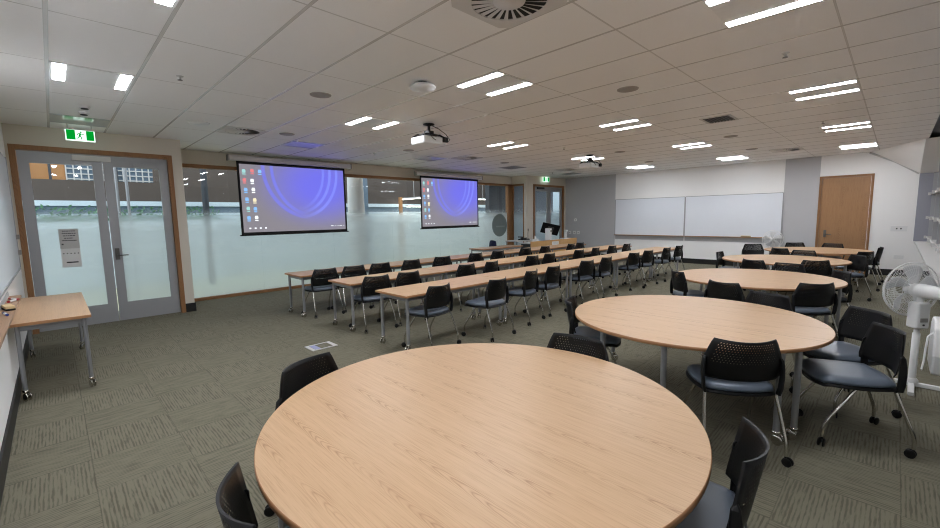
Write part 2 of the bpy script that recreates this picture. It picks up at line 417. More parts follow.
# ---- glass partition (window_1)
win = tag(bpy.data.objects.new('window_1', None), kind='structure'); C.objects.link(win)
f = MB().box(1.67, 11.66, YG - 0.03, YG + 0.09, 2.60, 2.67)
f.box(1.67, 11.66, YG - 0.03, YG + 0.09, 0, 0.055)
struct('frame', f, M['frame_wood_x'], win)
struct('jamb', MB().box(1.67, 1.73, YG - 0.03, YG + 0.09, 0.055, 2.6), M['frame_wood'], win)
struct('jamb', MB().box(11.44, 11.66, YG - 0.03, YG + 0.10, 0.0, 2.67), M['frame_wood'], win)
px = [1.73, 3.2, 4.88, 6.6, 8.3, 9.95, 11.44]
for i in range(len(px) - 1):
    p = struct('pane', MB().box(px[i] + 0.0006, px[i + 1] - 0.0006, YG + 0.02, YG + 0.032, 0.055, 2.6), M['glass'], win)
    struct('privacy_film', MB().box(px[i] + 0.0003, px[i + 1] - 0.0003, YG + 0.0335, YG + 0.034, 0.056, 1.9), M['frost'], p)
# round grey decal on the glass
dec = MB().lathe([(0.39, 0), (0.39, 0.003)], (11.02, YG + 0.016, 1.255), 'y', 40, False)
dd = dec.build('glass_decal', M['oval']); tag(dd, 'round grey-green sticker on the glass wall near the timber corner post', 'sticker')
tx = MB()
for k in range(9): tx.box(10.84 + k * 0.05, 10.875 + k * 0.05, YG + 0.013, YG + 0.0155, 1.19, 1.24)
tx.build('text', M['oval_text'], dd)

# ---- vestibule side pane (window_2)
w2 = tag(bpy.data.objects.new('window_2', None), kind='structure'); C.objects.link(w2)
f = MB().box(11.66, 11.74, YV + 0.10, YG, 2.60, 2.67).box(11.66, 11.74, YV + 0.10, YV + 0.15, 0, 2.6).box(11.66, 11.74, YG - 0.05, YG, 0, 2.6).box(11.66, 11.74, YV + 0.15, YG - 0.05, 0, 0.06)
struct('frame', f, M['frame_wood'], w2)
p = struct('pane', MB().box(11.70, 11.71, YV + 0.15, YG - 0.05, 0.06, 2.6), M['glass'], w2)
struct('privacy_film', MB().box(11.712, 11.7125, YV + 0.15, YG - 0.05, 0.06, 1.9), M['frost'], p)

# ---- glazed double doors
def lever(parent, x, y, z, sx, ax='x'):
    pl = MB(); lv = MB()
    if ax == 'x':
        pl.box(x - 0.028, x + 0.028, y - 0.012, y, z - 0.09, z + 0.09)
        lv.tube([(x, y - 0.012, z - 0.02), (x, y - 0.06, z - 0.02), (x + sx * 0.13, y - 0.06, z - 0.02)], 0.009, 8)
    else:
        pl.box(x - 0.012, x, y - 0.028, y + 0.028, z - 0.09, z + 0.09)
        lv.tube([(x - 0.012, y, z - 0.02), (x - 0.06, y, z - 0.02), (x - 0.06, y + sx * 0.13, z - 0.02)], 0.009, 8)
    h = pl.build('handle_plate', M['steel_dark'], parent, 0.003); lv.build('lever', M['steel_dark'], h)
def double_door(name, x0, x1, y, zt, tl):
    d = tag(bpy.data.objects.new(name, None), kind='structure'); C.objects.link(d)
    fw = 0.065
    f = MB().box(x0, x0 + fw, y - 0.02, y + 0.14, 0, zt).box(x1 - fw, x1, y - 0.02, y + 0.14, 0, zt).box(x0 + fw, x1 - fw, y - 0.02, y + 0.14, zt - fw, zt)
    struct('door_frame', f, M['frame_wood'], d)
    a, b, m = x0 + fw, x1 - fw, (x0 + x1) / 2 + 0.04
    for i, (l, r) in enumerate(((a + 0.005, m - 0.006), (m + 0.006, b - 0.005))):
        st = 0.115
        lf = MB().box(l, l + st, y + 0.03, y + 0.075, 0.012, zt - fw - 0.01).box(r - st, r, y + 0.03, y + 0.075, 0.012, zt - fw - 0.01)
        lf.box(l + st, r - st, y + 0.03, y + 0.075, zt - fw - 0.17, zt - fw - 0.01).box(l + st, r - st, y + 0.03, y + 0.075, 0.012, 0.30)
        leaf = struct('door_leaf', lf, M['aluminium'], d)
        p = struct('pane', MB().box(l + st, r - st, y + 0.048, y + 0.056, 0.30, zt - fw - 0.17), M['glass'], leaf)
        struct('privacy_film', MB().box(l + st, r - st, y + 0.0575, y + 0.058, 0.30, 1.9), M['frost'], leaf)
    return d, a, b, m
d1, a, b, m = double_door('door_1', DX0, DX1, YD, DZ, True)
lever(d1, m + 0.06, YD + 0.03, 1.08, 1)
struct('door_closer', MB().box(0.30, 0.74, YD - 0.02, YD + 0.03, 2.50, 2.575), M['white_metal'], d1, 0.004)
struct('door_closer', MB().box(1.02, 1.32, YD - 0.02, YD + 0.03, 2.44, 2.50).tube([(1.1, YD - 0.03, 2.51), (1.28, YD - 0.1, 2.56), (1.4, YD - 0.02, 2.59)], 0.008, 6), M['aluminium'], d1, 0.004)
d2, a2, b2, m2 = double_door('door_2', 12.05, 13.97, YV, 2.66, True)
lever(d2, m2 + 0.06, YV + 0.03, 1.05, 1)
struct('door_closer', MB().box(12.3, 12.7, YV - 0.02, YV + 0.03, 2.50, 2.565), M['dark_grey'], d2, 0.004)
# timber door in the far wall
d3 = tag(bpy.data.objects.new('door_3', None), kind='structure'); C.objects.link(d3)
f = MB().box(X1 - 0.02, X1 + T, EDX0, EDX0 + 0.05, 0, EDZ).box(X1 - 0.02, X1 + T, EDX1 - 0.05, EDX1, 0, EDZ).box(X1 - 0.02, X1 + T, EDX0 + 0.05, EDX1 - 0.05, EDZ - 0.05, EDZ)
struct('door_frame', f, M['frame_wood'], d3)
lf = struct('door_leaf', MB().box(X1 + 0.01, X1 + 0.055, EDX0 + 0.054, EDX1 - 0.054, 0.008, EDZ - 0.054), M['door_wood'], d3)
lever(lf, X1 + 0.01, 1.28, 0.98, -1, 'y')

# ---- window in the right wall (window_3)
w3 = tag(bpy.data.objects.new('window_3', None), kind='structure'); C.objects.link(w3)
xs = [0.4 + 1.52 * k for k in range(10)]
f = MB()
for x in xs: f.box(x - 0.03, x + 0.03, Y0 - 0.36, Y0 - 0.22, 0.83, ZC - 0.02)
f.box(X0, X1 - 0.02, Y0 - 0.36, Y0 - 0.30, 0.83, 0.88)
struct('frame', f, M['aluminium'], w3)
for z in (0.93, 1.37, 1.90):
    r = MB().box(X0, X1 - 0.04, Y0 - 0.34, Y0 - 0.20, z - 0.02, z + 0.02)
    for x in xs: r.box(x - 0.05, x + 0.05, Y0 - 0.2, Y0 - 0.16, z - 0.03, z + 0.03)
    struct('transom', r, M['white_metal'], w3)
for k in range(9):
    struct('pane', MB().box(xs[k] + 0.03, xs[k + 1] - 0.03, Y0 - 0.345, Y0 - 0.335, 0.88, ZC - 0.02), M['glass'], w3)

# ------------------------------------------------------------------ courtyard beyond the glass
YF = 13.6
struct('floor_courtyard', MB().box(-6, 18, YG + 0.06, 18.0, -0.1, -0.005), M['court_floor'])
struct('wall_courtyard', MB().box(-6, 18, YF, YF + 0.2, 0, 1.80), M['court_white'])
struct('wall_courtyard_cladding', MB().box(-6, 18, YF, YF + 0.2, 2.10, 2.58).box(2.0, 18, YF, YF + 0.2, 2.58, 3.7), M['court_brown'])
struct('trim_3', MB().box(-6, 18, YF - 0.06, YF + 0.2, 1.98, 2.10), M['court_white'])
struct('trim_4', MB().box(-6, 18, YF, YF + 0.2, 1.80, 1.98), M['court_blue'])
struct('wall_courtyard_side', MB().box(-6.2, -6, YG, YF, 0, 3.2).box(18, 18.2, YG, YF, 0, 3.7), M['court_white'])
w = MB().box(11.95, 16.2, 11.0, 11.2, 1.5, 2.9).box(11.95, 16.2, 9.9, 11.0, 2.8, 2.9)
struct('wall_corridor', w, M['court_dark'])
struct('wall_corridor_base', MB().box(11.95, 16.2, 11.0, 11.2, 0, 1.5), M['court_blue'])
# building seen over the cladding
bld = thing('building', 'distant orange and blue-grey building seen through the top of the double glass door', 'building', (0, 17, 0))
MB().box(-5, 0.42, 0, 0.6, 0, 5.2).build('wall', M['orange'], bld)
wg = MB().box(0.42, 3.6, 0, 0.6, 0, 5.2).build('window_wall', M['court_blue'], bld)
g = MB()
for k in range(20): g.box(0.42 + k * 0.16, 0.45 + k * 0.16, -0.06, -0.002, 2.4, 5.2)
for k in range(19): g.box(0.42, 3.6, -0.05, -0.002, 2.4 + k * 0.15, 2.43 + k * 0.15)
g.build('mullion_grid', M['white_metal'], wg)
dk = MB()
for x in (-0.35, 0.1, 1.55, 2.6): dk.box(x - 0.03, x + 0.03, -0.2, -0.1, 0, 5.2)
dk.build('post', M['court_dark'], bld)
# hedge strip
hd = MB(); rr = random.Random(3)
for k in range(900):
    cx, cy, cz = rr.uniform(-1.5, 3.4), YF - rr.uniform(0.08, 0.36), rr.uniform(1.55, 1.97)
    n = Vector((rr.uniform(-1, 1), rr.uniform(-1, .2), rr.uniform(-1, 1))); n.normalize()
    a = n.orthogonal(); a.normalize(); b = n.cross(a); s = rr.uniform(0.03, 0.07)
    p = Vector((cx, cy, cz)); hd.add([p - a * s, p + b * s * .5, p + a * s, p - b * s * .5], [(0, 1, 2, 3)])
hedge = thing('hedge', 'strip of green planting on top of the low courtyard wall seen through the glass doors', 'plant', (0, 0, 0))
hd.build('foliage', M['leaf'], hedge)
MB().box(-1.6, 3.5, YF - 0.40, YF - 0.06, 0, 1.60).build('planter', M['court_white'], hedge)
tag(MB().lathe([(0.26, 0), (0.19, 3.2)], (5.83, 10.2, 0), 'z', 32).build('column', M['wall_white']), 'thick round white column outside between the two projector screens', 'column')
tag(MB().box(7.0, 7.42, 12.2, 12.6, 0, 3.2).build('column', M['court_blue']), 'square blue-grey column outside just right of the white column', 'column')
tag(MB().lathe([(0.07, 0), (0.07, 3.2)], (2.72, 11.9, 0), 'z', 16).build('post', M['court_dark']), 'slim dark steel post outside left of the first projector screen', 'post')
for q, x in enumerate((0.98, 1.14)):
    tag(MB().lathe([(0.026, 0), (0.026, 3.2)], (x, 10.9, 0), 'z', 12).build('post', M['aluminium']), ('left' if q == 0 else 'right') + ' one of two thin grey poles outside behind the right door leaf', 'post', 'thin poles outside the double door')
tag(MB().box(8.9, 9.0, 12.5, 12.6, 0, 2.3).build('post', M['orange']), 'thin orange timber post outside left of the second projector screen', 'post')
tag(MB().box(14.2, 14.9, 12.2, 12.8, 0, 3.4).build('column', M['court_white']), 'white square column outside right of the second projector screen', 'column')
tag(MB().box(15.0, 15.9, 12.6, 13.1, 0, 3.4).build('column', M['court_blue']), 'blue-grey column outside near the timber corner post', 'column')
for k, (x, y, z, lx, ly, lab) in enumerate(((9.6, 12.6, 2.26, 0.12, 1.6, 'long white strip lamp outside left of the second screen'), (10.6, 13.1, 1.98, 1.9, 0.1, 'white strip lamp outside low behind the second screen'), (13.6, 12.9, 2.3, 1.8, 0.1, 'white strip lamp outside just right of the second screen'), (17.0, 13.0, 2.0, 1.2, 0.1, 'short white strip lamp outside near the timber corner post'))):
    L = thing('outdoor_lamp', lab, 'lamp', (x, y, z))
    MB().box(-lx / 2 - .02, lx / 2 + .02, -ly / 2 - .02, ly / 2 + .02, 0.012, 0.06).build('housing', M['white_metal'], L)
    MB().box(-lx / 2, lx / 2, -ly / 2, ly / 2, 0, 0.012).build('diffuser', M['ext_light'], L)
    MB().tube([(0, 0, 0.06), (0, 0, 3.7 - z)], 0.008, 6).build('suspension_rod', M['white_metal'], L)

# ------------------------------------------------------------------ ceiling fixtures
def light_proto(lit):
    o = thing('ceiling_light', '', 'ceiling light', (0, 0, ZC))
    MB().box(0.012, 0.594, 0.012, 0.592, -0.006, 0.0).build('housing', M['white_plastic'] if lit else M['panel'], o)
    for x in (0.022, 0.476):
        MB().box(x + .012, x + 0.096, 0.02, 0.585, -0.0075, -0.006).build('tube_cover', M['lit'] if lit else M['panel'], o)
    return o
lx = [0.096, 3.126, 6.156, 9.186, 12.2]
rowsn = [(0.386, 'in the row nearest the right wall'), (2.76, 'in the middle row'), (5.134, 'in the row above the front tables')]
cols = ['nearest the camera end', 'second from the camera end', 'middle one', 'second from the whiteboard wall', 'nearest the whiteboard wall']
proto = None
for y, rn in rowsn:
    for x, cn in zip(lx, cols):
        if proto is None: proto = light_proto(True); o = proto
        else: o = copy_tree(proto)
        o.location = (x, y, ZC); o['label'] = 'lit twin-strip ceiling light %s, %s' % (rn, cn); o['group'] = 'lit ceiling lights'
proto = None
for x, cn in zip(lx, ['above the green exit sign', 'above the first projector screen', 'in front of the second projector screen', 'right of the second projector screen', 'above the far double door']):
    if proto is None: proto = light_proto(False); o = proto
    else: o = copy_tree(proto)
    o.location = (x, 7.51, ZC); o['label'] = 'unlit twin-strip ceiling light ' + cn; o['group'] = 'unlit ceiling lights'

def swirl(loc, label):
    o = thing('ceiling_diffuser', label, 'air vent', loc, 0, 'square swirl diffusers')
    n = 28; pl = MB(); vs = []; fs = []
    # square plate with a round opening
    sq = []
    for k in range(n):
        t = 2 * PI * k / n; c, s = math.cos(t), math.sin(t); q = 0.292 / max(abs(c), abs(s))
        vs.append((c * q, s * q, -0.008)); vs.append((0.245 * c, 0.245 * s, -0.008)); vs.append((0.245 * c, 0.245 * s, 0.0)); vs.append((c * q, s * q, 0.0))
    for k in range(n):
        a, b = 4 * k, 4 * ((k + 1) % n)
        for i in range(4): fs.append((a + i, b + i, b + (i + 1) % 4, a + (i + 1) % 4))
    pl.add(vs, fs); pl.build('plate', M['white_metal'], o)
    MB().lathe([(0.245, -0.001), (0.245, 0.0)], (0, 0, 0), 'z', 32, False).build('throat', M['black_matte'], o)
    MB().lathe([(0.0, -0.010), (0.10, -0.010), (0.105, -0.002)], (0, 0, 0), 'z', 28).build('hub', M['white_metal'], o)
    for k in range(24):
        t = 2 * PI * k / 24; ca, sa = math.cos(t), math.sin(t)
        def P(r, w, z): return (r * ca - w * sa, r * sa + w * ca, z)
        vs = [P(.103, -.005, -.009), P(.103, .008, -.003), P(.243, .016, -.003), P(.243, -.012, -.010), P(.103, -.005, -.0075), P(.103, .008, -.0015), P(.243, .016, -.0015), P(.243, -.012, -.0085)]
        MB().add(vs, [(0, 1, 2, 3), (4, 7, 6, 5), (0, 4, 5, 1), (1, 5, 6, 2), (2, 6, 7, 3), (3, 7, 4, 0)]).build('blade', M['white_metal'], o)
    return o
sw = swirl((2.217, 1.845, ZC), 'large swirl air vent in the ceiling overhead at the top of the picture')
for loc, lab in (((2.217, 7.2, ZC), 'swirl air vent in the ceiling near the left end of the first screen'), ((11.91, 1.85, ZC), 'swirl air vent in the ceiling in front of the timber door'), ((7.07, 7.2, ZC), 'swirl air vent in the ceiling in front of the second screen'), ((11.31, 7.2, ZC), 'swirl air vent in the ceiling near the far double door')):
    c = copy_tree(sw); c.location = loc; c['label'] = lab
g = thing('return_air_grille', 'dark rectangular air grille in the ceiling near the right rows of lights', 'air vent', (7.15, 1.95, ZC))
fr = MB(); fr.box(-.24, .24, -.2, -.17, -.01, 0).box(-.24, .24, .17, .2, -.01, 0).box(-.24, -.21, -.17, .17, -.01, 0).box(.21, .24, -.17, .17, -.01, 0)
fr.build('frame', M['white_metal'], g)
MB().box(-.21, .21, -.17, .17, -.002, 0).build('backing', M['black_matte'], g)
for k in range(8): MB().box(-.21, .21, -.16 + k * .042, -.148 + k * .042, -.008, -.002).build('louvre', M['dark_grey'], g)
# ceiling speakers / sprinklers / detectors
def spk(loc, label, mat):
    o = thing('ceiling_speaker', label, 'speaker', loc, 0, 'round ceiling speakers')
    MB().lathe([(0.115, 0.0), (0.112, -0.006), (0.10, -0.009)], (0, 0, 0), 'z', 28).build('rim', M['grey_plastic'], o)
    MB().lathe([(0.0, -0.010), (0.10, -0.0095)], (0, 0, 0), 'z', 28).build('grille', M['grey_plastic'], o)
    return o
s0 = spk((2.25, 4.59, ZC), 'grey round ceiling speaker above the gap left of the first projector', M['grey_plastic'])
for x, y, lab in ((4.66, 2.19, 'grey round ceiling speaker nearest the right middle of the room'), (5.33, 7.13, 'grey round ceiling speaker between the two projector screens'), (8.47, 7.24, 'grey round ceiling speaker right of the second projector screen'), (9.09, 4.42, 'grey round ceiling speaker right of the far projector'),
                  (8.93, 2.23, 'grey round ceiling speaker beyond the dark air grille'), (11.45, 4.75, 'grey round ceiling speaker above the left whiteboard'), (11.1, 2.35, 'grey round ceiling speaker beside the vent in front of the timber door'), (2.82, 6.99, 'grey round ceiling speaker above the first projector screen')):
    c = copy_tree(s0); c.location = (x, y, ZC); c['label'] = lab
def sprk(loc, label):
    o = thing('ceiling_sprinkler', label, 'sprinkler', loc, 0, 'ceiling sprinklers')
    MB().lathe([(0.032, 0.002), (0.03, -0.005), (0.011, -0.008), (0.009, -0.035)], (0, 0, 0), 'z', 14).build('escutcheon', M['white_metal'], o)
    MB().lathe([(0.0, -0.036), (0.022, -0.037), (0.022, -0.040), (0, -0.040)], (0, 0, 0), 'z', 12).build('deflector', M['steel_dark'], o)
    return o
s0 = sprk((0.99, 4.87, ZC), 'small sprinkler in the ceiling above the table by the left wall')
for x, y, lab in ((4.68, 0.78, 'small sprinkler in the ceiling by the nearest right-hand light'), (8.6, 0.9, 'small sprinkler in the ceiling between the far right-hand lights'), (5.0, 7.9, 'small sprinkler in the ceiling between the two screens'), (7.6, 4.9, 'small sprinkler in the ceiling just left of the far projector'), (11.6, 7.9, 'small sprinkler in the ceiling by the far double door')):
    c = copy_tree(s0); c.location = (x, y, ZC); c['label'] = lab
ap = thing('wireless_access_point', 'white oval wireless unit on the ceiling, left of the nearest middle light', 'access point', (2.82, 3.5, ZC))
MB().lathe([(0.05, 0), (0.05, -0.03)], (0, 0, 0), 'z', 20).build('mount', M['black_plastic'], ap)
MB().lathe([(0.11, -0.03), (0.135, -0.045), (0.13, -0.062), (0.0, -0.07)], (0, 0, 0), 'z', 28).build('cover', M['white_plastic'], ap)
def detector(loc, label):
    o = thing('smoke_detector', label, 'detector', loc)
    MB().lathe([(0.055, 0), (0.055, -0.014), (0.042, -0.03)], (0, 0, 0), 'z', 20).build('base', M['white_plastic'], o)
    MB().lathe([(0.036, -0.03), (0.034, -0.04), (0, -0.046)], (0, 0, 0), 'z', 20).build('sensor_cap', M['dark_grey'], o)
detector((0.40, 6.80, ZC), 'round smoke detector on the ceiling in front of the green exit sign, nearer one')
detector((0.41, 7.18, ZC), 'round smoke detector on the ceiling in front of the green exit sign, farther one')
cp = thing('ceiling_cover', 'flat pale round cover plate on the ceiling left of the first swirl vent', 'cover plate', (1.59, 6.97, ZC))
MB().lathe([(0.14, 0), (0.135, -0.008), (0, -0.01)], (0, 0, 0), 'z', 28).build('plate', M['white_plastic'], cp)

# exit signs
def runner(mb, cx, z0, s, y):
    def bar(a, b, w):
        a, b = Vector(a), Vector(b); d = (b - a).normalized(); n = Vector((-d.y, d.x)) * w * .5
        q = [(a + n), (b + n), (b - n), (a - n)]
        mb.prism([(cx + p.x * s, z0 + p.y * s) for p in q], 'y', y, y - 0.002)
    mb.lathe([(0.085 * s, 0), (0.085 * s, -0.002)], (cx + .06 * s, y, z0 + .86 * s), 'y', 12, False)
    bar((0.03, .74), (-.08, .40), .17); bar((0.0, .72), (.22, .60), .07); bar((.22, .60), (.30, .70), .07); bar((0, .72), (-.2, .68), .07); bar((-.2, .68), (-.26, .52), .07)
    bar((-.08, .42), (.12, .28), .09); bar((.12, .28), (.06, .05), .08); bar((-.1, .42), (-.16, .2), .09); bar((-.16, .2), (-.36, .14), .08)
def exit_sign(label, x, y, z, wd, ht):
    o = thing('exit_sign', label, 'exit sign', (x, y, z))
    MB().box(-wd / 2, wd / 2, 0, 0.02, 0, ht).build('panel', M['exit_white'], o, 0.002)
    g = MB().box(-wd / 2 + .012, -wd * .17, -0.003, -0.0005, .015, ht - .004).box(wd * .2, wd / 2 - .012, -0.003, -0.0005, .015, ht - .004)
    g.build('green_field', M['exit_green'], o)
    r = MB(); runner(r, 0.0, 0.018, ht - .03, -0.001); r.build('running_figure', M['exit_green'], o)
    MB().box(-wd * .42, -wd * .38, 0.004, 0.016, ht, ZC - z).build('hanger', M['white_metal'], o)
    MB().box(wd * .38, wd * .42, 0.004, 0.016, ht, ZC - z).build('hanger', M['white_metal'], o)
exit_sign('green and white exit sign with running figure above the left double door', 0.40, 8.12, 2.715, 0.31, 0.15)
exit_sign('green and white exit sign with running figure above the far double door', 12.69, 8.9, 2.755, 0.38, 0.165)

# projectors
def projector(loc, label, rz):
    o = thing('projector', label, 'projector', loc, rz)
    MB().lathe([(0.085, 0), (0.085, -0.012), (0.02, -0.03), (0.022, -0.13)], (0, 0, 0), 'z', 24).build('ceiling_mount', M['black_plastic'], o)
    br = MB().box(-.13, .13, -.09, .10, -.165, -.15).box(-.05, .05, -.05, .05, -.15, -.10)
    for a, b in ((-.2, .14), (.2, .14), (-.2, -.12), (.2, -.12)): br.tube([(0, 0, -.155), (a * .7, b * .7, -.16), (a, b, -.195)], 0.014, 6)
    br.build('bracket', M['black_plastic'], o)
    bd = MB().box(-.21, .21, -.15, .17, -.305, -.195).build('body', M['white_plastic'], o, 0.02)
    MB().lathe([(0.045, 0.0), (0.045, 0.02), (0.035, 0.024), (0.03, 0.012), (0, 0.010)], (-0.1, .168, -.25), 'y', 20).build('lens', M['black_plastic'], bd)
    v = MB()
    for k in range(6): v.box(.02 + k * .026, .035 + k * .026, .168, .1725, -.285, -.215)
    v.build('vent_slots', M['grey_plastic'], bd)
    cb = MB(); pts = [(.05, -.02, -.02), (.14, -.06, -.06), (.24, -.1, -.13), (.27, -.16, -.22), (.2, -.19, -.26), (.12, -.16, -.25)]; cb.tube(pts, 0.006, 6)
    cb.tube([(-.03, -.05, -.02), (-.1, -.1, -.08), (-.12, -.16, -.18), (-.06, -.18, -.24), (0, -.155, -.25)], 0.005, 6)
    cb.box(.13, .2, -.2, -.152, -.27, -.2)
    cb.build('cable', M['black_plastic'], o)
projector((4.1, 4.97, ZC), 'white projector on a black ceiling mount, the nearer one facing the first screen', 0.0)
projector((9.0, 5.1, ZC), 'dark-mounted projector farther along the ceiling facing the second screen', 0.0)

# projector screens
def screen(x0, x1, z0, z1, label):
    y = 9.35; o = thing('projector_screen', label, 'projector screen', (x0, y, 0), 0, 'pull-down projector screens')
    W = x1 - x0
    MB().prism([(y2, z2) for y2, z2 in ((-.05, z1 + .02), (-.05, z1 + .10), (-.03, z1 + .115), (.06, z1 + .115), (.06, z1 + .01), (-.03, z1 + .01))], 'x', -.13, W + .14).build('housing', M['white_metal'], o)
    MB().box(-.16, -.13, -.055, .065, z1 + .005, z1 + .12).build('end_cap', M['grey_plastic'], o, 0.004)
    MB().box(W + .14, W + .17, -.055, .065, z1 + .005, z1 + .12).build('end_cap', M['grey_plastic'], o, 0.004)
    b = 0.045
    MB().box(0, W, .004, .010, z0, z1 + .02).build('black_border', M['black_matte'], o)
    def uvf(v): return ((v[0] - b) / (W - 2 * b), (v[2] - z0 - b) / (z1 - z0 - 2 * b))
    ca = MB().box(b, W - b, 0, .004, z0 + b, z1 - b).build('projected_image', M['screen'], o, uv=uvf)
    MB().box(-.03, W + .03, -.006, .016, z0 - .025, z0).build('weight_bar', M['black_plastic'], o)
    MB().tube([(W * .35, .06, z1 + .115), (W * .35, .06, ZC)], 0.006, 6).build('hanger', M['white_metal'], o)
    MB().tube([(W * .75, .06, z1 + .115), (W * .75, .06, ZC)], 0.006, 6).build('hanger', M['white_metal'], o)
    H = z1 - z0 - 2 * b; Wi = W - 2 * b
    spec = [(.035, .90, 3), (.105, .91, 1), (.17, .905, 2), (.035, .77, 1), (.10, .765, 0), (.04, .63, 2), (.105, .635, 0), (.045, .49, 2), (.11, .48, 4), (.05, .355, 3), (.11, .35, 2), (.05, .215, 2), (.115, .22, 0)]
    for u, v, k in spec:
        cx, cz = b + u * Wi, z0 + b + v * H
        r = .036
        ic = MB().prism([(cx - r * .8, cz - r), (cx + r * .8, cz - r), (cx + r, cz), (cx + r * .7, cz + r), (cx - r * .7, cz + r), (cx - r, cz)], 'y', -.002, 0)
        ic.box(cx - r * .9, cx + r * .9, -.002, 0, cz - r - .035, cz - r - .015)
        ic.build('desktop_icon', ICON[k], ca)
    for u in (.055, .10, .145, .19):
        cx, cz = b + u * Wi, z0 + b + .06 * H
        MB().box(cx - .018, cx + .018, -.002, 0, cz - .015, cz + .015).build('taskbar_icon', ICON[0], ca)
    for u, hw in ((.85, .03), (.885, .012), (.915, .012), (.945, .03), (.98, .008)):
        cx, cz = b + u * Wi, z0 + b + .065 * H
        MB().box(cx - hw, cx + hw, -.002, 0, cz - .009, cz + .009).build('taskbar_icon', ICON[0], ca)
screen(2.73, 5.08, 1.28, 2.75, 'left projector screen showing a blue-violet desktop with icons, nearest the left door')
screen(7.35, 9.65, 1.265, 2.71, 'right projector screen showing a blue-violet desktop with icons, farther from the camera')

# notice on the glass door
nt = thing('notice', 'white paper notice taped to the left leaf of the glass door', 'notice', (0.06, YD + 0.045, 0.92))
MB().box(0, .215, 0, .0012, .28, .57).build('upper_sheet', plain('grey_paper', (196, 194, 192), .9, var=.01), nt)
MB().box(0.0, .215, 0, .0012, 0, .28).build('lower_sheet', M['paper'], nt)
tx = MB()
for z, a, b in ((.54, .04, .18), (.505, .035, .185), (.47, .045, .175), (.435, .055, .15), (.40, .03, .19)):
    x = a
    while x < b:
        wv = random.uniform(.012, .03); tx.box(x, min(x + wv, b), -.0012, 0, z - .006, z + .006); x += wv + .006
tx.box(.02, .04, -.0012, 0, .335, .355)
for x in (.03, .07, .11, .15, .19): tx.box(x - .007, x + .007, -.0012, 0, .20, .214)
tx.box(.05, .18, -.0012, 0, .065, .083)
tx.build('printing', M['ink'], nt)

# ------------------------------------------------------------------ whiteboards
def board_far(y0, y1, label, rings):
    o = thing('whiteboard', label, 'whiteboard', (X1, y0, 0), 0, 'whiteboards on the far wall')
    W = y1 - y0
    MB().box(-.022, -.002, 0, W, .86, 2.06).build('writing_surface', M['whiteboard'], o)
    f = MB().box(-.03, 0, -.02, 0, .85, 2.07).box(-.03, 0, W, W + .02, .85, 2.07).box(-.03, 0, 0, W, 2.06, 2.075)
    f.build('frame', M['aluminium'], o)
    MB().box(-.10, 0, -.01, W + .01, .835, .858).build('pen_tray', M['tray_wood'], o)
    MB().box(-.016, 0, 0, W, .70, .832).build('lower_rail', M['wall_grey'], o)
board_far(4.69, 6.95, 'left whiteboard on the far wall, beside the grey wall', 0)
board_far(2.20, 4.65, 'right whiteboard on the far wall, ending behind the small white fan', 0)
for k, (y, lab) in enumerate(((3.05, 'nearer'), (2.75, 'farther'))):
    pass
er = thing('board_eraser', 'small pale eraser lying on the tray of the right whiteboard', 'eraser', (X1 - .06, 3.0, .859))
MB().box(-.025, .025, -.12, .12, 0, .012).build('felt', M['dark_grey'], er); MB().box(-.025, .025, -.12, .12, .012, .035).build('handle', M['eraser_wood'], er, .004)
# left wall board and tray
o = thing('whiteboard', 'whiteboard on the left wall above the wooden tray, cut by the picture edge', 'whiteboard', (X0, 0.5, 0))
MB().box(.002, .02, 0, 7.5, 1.02, 2.40).build('writing_surface', M['whiteboard'], o)
MB().box(0, .028, 7.5, 7.525, 1.0, 2.42).box(0, .028, -.02, 7.525, 1.0, 1.02).build('frame', M['aluminium'], o)
for z in (1.38, 1.18): MB().box(.02, .05, 7.46, 7.53, z, z + .06).build('clip', M['grey_plastic'], o)
o = thing('marker_shelf', 'long wooden marker shelf along the left wall under the whiteboard', 'shelf', (X0, 2.0, 0))
MB().box(0, .088, 0, 3.98, .865, .885).build('board', M['tray_wood'], o)
MB().box(0.0, .006, 0, 3.98, .885, .93).build('upstand', M['wall_grey'], o)
for y in (.4, 2.0, 3.6): MB().box(0.0, .06, y, y + .02, .79, .865).build('bracket', M['silver'], o)
def marker(loc, rz, label, mat):
    o = thing('marker_pen', label, 'marker', loc, rz)
    MB().lathe([(0.007, -.05), (0.009, -.048), (0.009, .03), (0.006, .035)], (0, 0, .010), 'y', 12).build('barrel', M['white_plastic'], o)
    MB().lathe([(0.0095, .03), (0.0095, .066), (.006, .07)], (0, 0, .010), 'y', 12).build('cap', mat, o)
    MB().lathe([(0.0095, -.062), (0.0095, -.05)], (0, 0, .010), 'y', 12).build('end_plug', mat, o)
marker((-.305, 5.62, .886), .5, 'red-capped white marker on the shelf by the left wall, lying across', M['red'])
marker((-.305, 5.50, .886), -.45, 'red-capped white marker on the shelf by the left wall, crossing the other red one', M['red'])
marker((-.31, 4.72, .886), .2, 'blue-capped white marker on the shelf by the left wall', M['blue'])
er = thing('board_eraser', 'pale wooden eraser on the shelf by the left wall between the markers', 'eraser', (-.31, 5.02, .886), .2)
MB().box(-.028, .028, -.08, .08, 0, .014).build('felt', M['black_matte'], er); MB().box(-.028, .028, -.08, .08, .014, .036).build('handle', M['eraser_wood'], er, .004)

